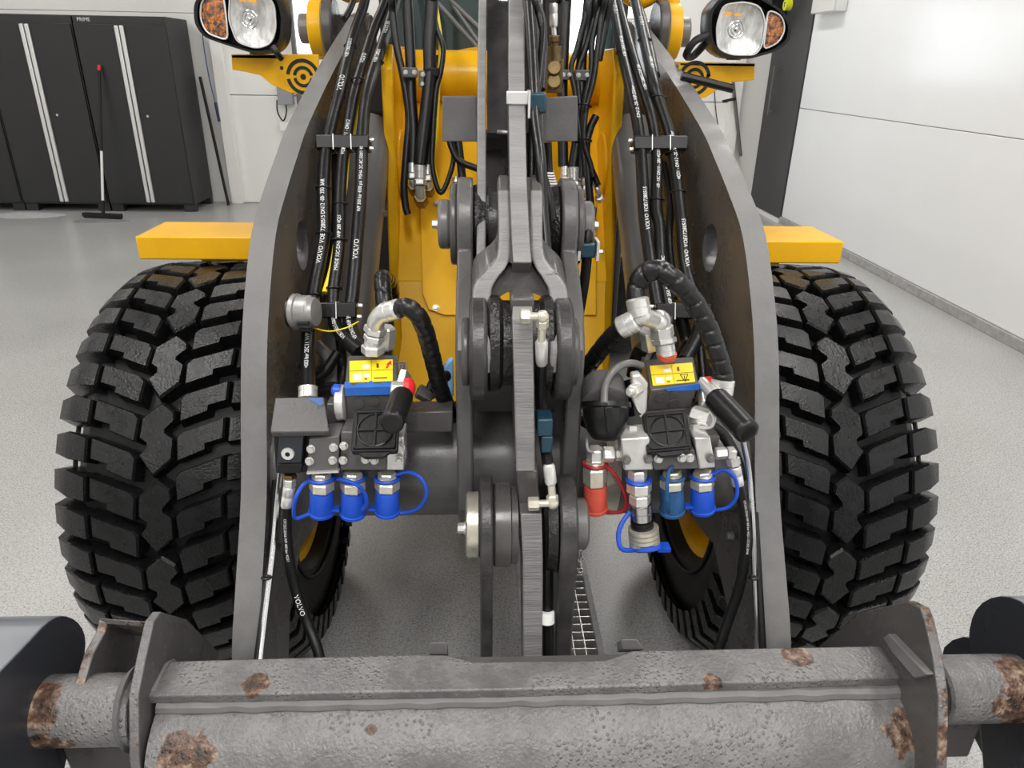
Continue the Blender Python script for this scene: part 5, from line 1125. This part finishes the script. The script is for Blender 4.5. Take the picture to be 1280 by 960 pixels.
# ------------------------------------------------------------------ tool carrier in the foreground
def rust_mat(name, spots, extra=0.0):
    """worn dark-grey paint; bare rust where noise and the given worn places meet (object space metres)"""
    mt = mat(name, (.20, .193, .19), .30, var=.45, vs=9, bump=.55, bs=170, rvar=.16, thr=(.38, .66)); nt = mt.node_tree; N, L = nt.nodes, nt.links; b = N['Principled BSDF']
    base = b.inputs['Base Color'].links[0].from_socket
    tc = N.new('ShaderNodeTexCoord')
    tot = None
    for (x, y, z, r) in spots:
        d = N.new('ShaderNodeVectorMath'); d.operation = 'DISTANCE'; d.inputs[1].default_value = (x, y, z); L.new(tc.outputs['Object'], d.inputs[0])
        k = N.new('ShaderNodeMapRange'); k.inputs[1].default_value = r * .35; k.inputs[2].default_value = r * 1.25; k.inputs[3].default_value = .55; k.inputs[4].default_value = 0; L.new(d.outputs['Value'], k.inputs[0])
        if tot is None: tot = k.outputs[0]
        else:
            mx = N.new('ShaderNodeMath'); mx.operation = 'MAXIMUM'; L.new(tot, mx.inputs[0]); L.new(k.outputs[0], mx.inputs[1]); tot = mx.outputs[0]
    # water beads: rounded bumps in scattered cells
    vo = N.new('ShaderNodeTexVoronoi'); vo.inputs['Scale'].default_value = 150; L.new(tc.outputs['Object'], vo.inputs['Vector'])
    vm = N.new('ShaderNodeMapRange'); vm.inputs[1].default_value = .12; vm.inputs[2].default_value = .42; vm.inputs[3].default_value = 1; vm.inputs[4].default_value = 0; L.new(vo.outputs['Distance'], vm.inputs[0])
    vk = N.new('ShaderNodeTexNoise'); vk.inputs['Scale'].default_value = 9; L.new(tc.outputs['Object'], vk.inputs['Vector'])
    vr = N.new('ShaderNodeMapRange'); vr.inputs[1].default_value = .5; vr.inputs[2].default_value = .6; L.new(vk.outputs['Fac'], vr.inputs[0])
    vx = N.new('ShaderNodeMath'); vx.operation = 'MULTIPLY'; L.new(vm.outputs[0], vx.inputs[0]); L.new(vr.outputs[0], vx.inputs[1])
    b2 = N.new('ShaderNodeBump'); b2.inputs['Strength'].default_value = .8; b2.inputs['Distance'].default_value = .003; L.new(vx.outputs[0], b2.inputs['Height'])
    L.new(b.inputs['Normal'].links[0].from_socket, b2.inputs['Normal']); L.new(b2.outputs[0], b.inputs['Normal'])
    no = N.new('ShaderNodeTexNoise'); no.inputs['Scale'].default_value = 22; no.inputs['Detail'].default_value = 7; no.inputs['Roughness'].default_value = .7; L.new(tc.outputs['Object'], no.inputs['Vector'])
    ad = N.new('ShaderNodeMath'); ad.operation = 'ADD'; L.new(no.outputs['Fac'], ad.inputs[0])
    if tot is None: ad.inputs[1].default_value = extra
    else:
        a2 = N.new('ShaderNodeMath'); a2.operation = 'ADD'; a2.inputs[1].default_value = extra; L.new(tot, a2.inputs[0]); L.new(a2.outputs[0], ad.inputs[1])
    st = N.new('ShaderNodeMapRange'); st.inputs[1].default_value = .80; st.inputs[2].default_value = .86; L.new(ad.outputs[0], st.inputs[0])
    n2 = N.new('ShaderNodeTexNoise'); n2.inputs['Scale'].default_value = 70; n2.inputs['Detail'].default_value = 5; L.new(tc.outputs['Object'], n2.inputs['Vector'])
    cr = N.new('ShaderNodeValToRGB'); e = cr.color_ramp.elements; e[0].position = .35; e[0].color = (.03, .02, .016, 1); e[1].position = .72; e[1].color = (.36, .27, .20, 1)
    x = e.new(.52); x.color = (.115, .062, .040, 1); L.new(n2.outputs['Fac'], cr.inputs[0])
    mix = N.new('ShaderNodeMix'); mix.data_type = 'RGBA'; L.new(st.outputs[0], mix.inputs[0]); L.new(base, mix.inputs[6]); L.new(cr.outputs[0], mix.inputs[7]); L.new(mix.outputs[2], b.inputs['Base Color'])
    return mt
tc_ = grp('tool_carrier', (0, .8, .75))
# main beam: rounded pipe under a flat shelf
PY, PZ, PR = .805, .632, .095
xl, xr = -.535, .585
def on_beam(px, py):
    d = W(px, py, Y=1) - CAM; a = d.y ** 2 + d.z ** 2; ey, ez = CAM.y - PY, CAM.z - PZ; b = d.y * ey + d.z * ez; c = ey * ey + ez * ez - PR * PR
    return CAM + d * ((-b - math.sqrt(max(b * b - a * c, 0))) / a)
S1 = on_beam(222, 940); S2 = on_beam(1135, 916); S3 = on_beam(1176, 950); S4 = on_beam(465, 912)
def rel(o, p): return V(p) - LOC[o]
cx = (xl + xr) / 2
RB = rust_mat('worn_beam_paint', [(S1.x - cx, S1.y - PY, S1.z - PZ, .04), (S1.x - cx + .03, S1.y - PY, S1.z - PZ - .005, .035), (S2.x - cx, S2.y - PY, S2.z - PZ, .045), (S2.x - cx + .045, S2.y - PY, S2.z - PZ, .035), (S3.x - cx, S3.y - PY, S3.z - PZ, .04), (S4.x - cx, S4.y - PY, S4.z - PZ, .012)], 0)
g = G(); NS = 60
prof = []
for k in range(49): prof.append(R(k * 7.5))
g.cyl((xl, PY, PZ), (xr, PY, PZ), PR, n=56); mk('carrier_beam', g, RB, tc_, ang=40, loc=(cx, PY, PZ))
# shelf plate on the beam with a shallow notch at its rear edge
def top(px, py, z): p = W(px, py, Z=z); return (p.x, p.y)
SZ = .757
rear = [(213, 826), (500, 818), (556, 818), (592, 827), (756, 825), (790, 813), (1040, 808), (1128, 806)]
frt = [(1156, 846), (640, 862), (183, 870)]
outl = [top(x, y, SZ) for x, y in rear] + [top(x, y, SZ) for x, y in frt]
g = G(); g.extrude([(x, y, SZ) for x, y in outl], (0, .003, -.020)); sp = mk('shelf_plate', g, rust_mat('worn_shelf_paint', [(-.43, -.02, .007, .025), (.40, .02, .007, .03), (.25, -.03, .007, .02)], .02), tc_, bev=.003)
yf0 = outl[-2][1]
g = G(); g.tube([(xl + (xr - xl) * i / 40, yf0 + .009 + .0012 * math.sin(i * 2.1), SZ - .030 + .001 * math.cos(i * 3.3)) for i in range(41)], .0125, n=10, k=3); mk('weld_bead', g, M['armedge'], tc_)
g = G(); g.box((cx, yf0 + .055, SZ - .03), (xr - xl, .05, .03)); mk('shelf_support', g, M['arm'], tc_)
# small stop blocks on the shelf's rear edge
for pts in ([(538, 803), (559, 803), (559, 818), (536, 818)], [(776, 799), (797, 799), (806, 812), (778, 812)]):
    P = [W(x, y, Y=outl[2][1] + .01) for x, y in pts]; g = G(); g.extrude(P, (0, .03, -.035)); mk('stop_block', g, M['armedge'], tc_, bev=.002)
# end brackets: curved hook plates with rusty edges
RE = rust_mat('rusty_edge', [], .31); RE2 = rust_mat('part_rusty_edge', [], .22)
def bracket(x, yz, name, th=.016, edge=RE):
    n = len(yz); g = G(); vs = [(x - th / 2, a, b) for a, b in yz] + [(x + th / 2, a, b) for a, b in yz]
    g.add(vs, [tuple(range(n)), tuple(range(n, 2 * n))], 0); g.add(vs, [(i, (i + 1) % n, (i + 1) % n + n, i + n) for i in range(n)], 1)
    return mk(name, g, [M['arm'], edge], tc_, bev=.002)
innerL = [(.715, .60), (.730, .70), (.766, .782), (.808, .815), (.846, .842), (.87, .838), (.94, .76), (1.03, .60), (.95, .56)]
bL = bracket(-.548, innerL, 'hook_plate', .014, RE2)
# outer left plate: front edge through (125,775) -> (95,862)
xo = -.635
q0, q1 = W(128, 776, X=xo), W(97, 862, X=xo)
outerL = [(q1.y - .01, q1.z - .05), (q1.y, q1.z), ((q0.y + q1.y) / 2 - .004, (q0.z + q1.z) / 2 + .004), (q0.y - .012, q0.z - .012), (q0.y + .005, q0.z), (q0.y + .06, q0.z - .064), (q0.y + .12, q0.z - .15), (q0.y + .08, q0.z - .24)]
bracket(xo, outerL, 'hook_plate', .014, RE)
# bridge over the two left plates
a = V((xo, q0.y + .01, q0.z)); b = V((-.548, .85, .838))
f_ = [a + V((-.007, -.006, .002)), V((-.548, .845, .842)), V((-.548, .845, .832)), a + V((-.007, -.006, -.008))]; g = G(); g.extrude(f_, (0, .06, -.08)); mk('hook_bridge', g, RE, tc_, bev=.002)
# gusset at the left inside corner
g = G(); g.extrude([V((-.54, .835, .757)), V((-.54, .86, .80)), V((-.54, .90, .757))], (.014, 0, 0)); gg = None
p0, p1, p2 = W(176, 866, Y=.80), W(214, 812, Y=.86), W(222, 832, Y=.86)
g = G(); g.extrude([W(180, 864, Y=.795), W(211, 815, Y=.87), W(216, 820, Y=.875), W(195, 864, Y=.795)], (.003, .006, -.02)); mk('gusset', g, M['armedge'], tc_, bev=.002)
# right plate
innerR = [(.66, .60), (.675, .70), (.715, .80), (.75, .845), (.785, .878), (.80, .886), (.83, .872), (.93, .76), (1.02, .60), (.95, .56)]
bR = bracket(.585, innerR, 'hook_plate', .015, RE)
g = G(); g.extrude([W(1158, 843, X=.566), W(1150, 834, X=.566), W(1110, 792, X=.566), W(1103, 797, X=.566), W(1114, 815, X=.566), W(1142, 848, X=.566)], (.016, 0, 0)); mk('gusset', g, M['armedge'], tc_, bev=.002)
# end pins
def end_pin(px0, px1, cy0, Y, r, name, spots, ex):
    a, b = W(px0, cy0[0], Y=Y), W(px1, cy0[1], Y=Y); z = (a.z + b.z) / 2
    c = V(((a.x + b.x) / 2, Y, z)); g = G(); L = abs(a.x - b.x)
    g.lathe((c.x - L / 2, Y, z), (1, 0, 0), [(0, r - .004), (.004, r), (L - .004, r), (L, r - .004)], 40); return mk(name, g, rust_mat(name + '_paint', spots, ex), tc_, ang=40, loc=c), a, b, z
pl, a, b, zl = end_pin(58, 175, (890, 884), .79, .050, 'end_pin', [(-.055, -.02, .03, .05), (-.055, -.05, -.02, .05), (-.012, -.045, -.01, .018)], 0)
pr, a2, b2, zr = end_pin(1165, 1277, (863, 858), .80, .050, 'end_pin', [(.05, -.02, .03, .06), (.05, -.045, -.01, .06), (.0, -.04, .01, .025)], 0)
for q, (x, z) in ((-1, (-.62, zl)), (1, (.66, zr))):
    g = G(); g.box((x, .80, z - .09), (.13, .03, .09)); mk('pin_gusset', g, M['arm'], tc_, bev=.004)
    g = G(); g.lathe((x - q * .055, .795, z), (q, 0, 0), [(0, .062), (.008, .056), (.014, .05)], 32); mk('weld_collar', g, M['armedge'], tc_)
# ------------------------------------------------------------------ attached tool: rounded hook ears at both ends
at = empty('attachment_frame', (0, .8, .0), 'dark blue-grey attachment with rounded thick side ears at both ends of the carrier', 'attachment')
DG = mat('attachment_paint', (.024, .026, .032), .26, var=.1, vs=5, bump=.04, bs=60); DG2 = mat('attachment_edge_sheen', (.13, .14, .155), .22, var=.1, vs=5)  # lighter edge grey paints in the reflection on upward-facing edges
def ear_plate(x0, x1, outline, name):
    n = len(outline); g = G(); vs = [(x0, a, b) for a, b in outline] + [(x1, a, b) for a, b in outline]
    g.add(vs, [tuple(range(n)), tuple(range(n, 2 * n))], 0); g.add(vs, [(i, (i + 1) % n, (i + 1) % n + n, i + n) for i in range(n)], 1)
    return mk(name, g, [DG, DG2], at, bev=.003, ang=30)
def ear_outline(xp, pxs):
    return [(lambda p: (p.y, p.z))(W(x, y, X=xp)) for x, y in pxs]
XLp = a.x + .004
oL = ear_outline(XLp, [(-30, 870), (0, 840), (25, 814), (42, 796), (54, 783), (62, 776), (70, 771.5), (78, 769.5), (86, 770.5), (93, 773.5), (99, 778.5), (104, 785.5), (107, 794), (108, 804), (106, 826), (96, 900), (70, 1010), (10, 1080), (-90, 1080)])
ear_plate(XLp - .16, XLp, oL, 'side_ear')
XRp = b2.x - .006
oR = ear_outline(XRp, [(1212, 815), (1210, 800), (1211, 786), (1214, 773), (1219, 762), (1227, 753), (1237, 747.5), (1249, 745), (1262, 746), (1275, 751), (1288, 761), (1302, 777), (1345, 830), (1400, 920), (1330, 1080), (1230, 1050), (1228, 960), (1222, 880)])
ear_plate(XRp, XRp + .16, oR, 'side_ear')
oR2 = ear_outline(XRp + .012, [(1171, 822), (1174, 809), (1184, 800), (1197, 796), (1212, 798), (1235, 810), (1290, 870), (1290, 960), (1230, 960), (1190, 880)])
ear_plate(XRp + .02, XRp + .11, oR2, 'side_ear')
g = G(); g.box((0, .62, .18), (2 * XRp + .1, .14, .2)); mk('cross_beam', g, DG, at, bev=.01)
for q, x in ((-1, XLp - .08), (1, XRp + .08)):
    g = G(); g.box((x, .66, .30), (.15, .12, .5)); mk('ear_strut', g, DG, at, bev=.01)
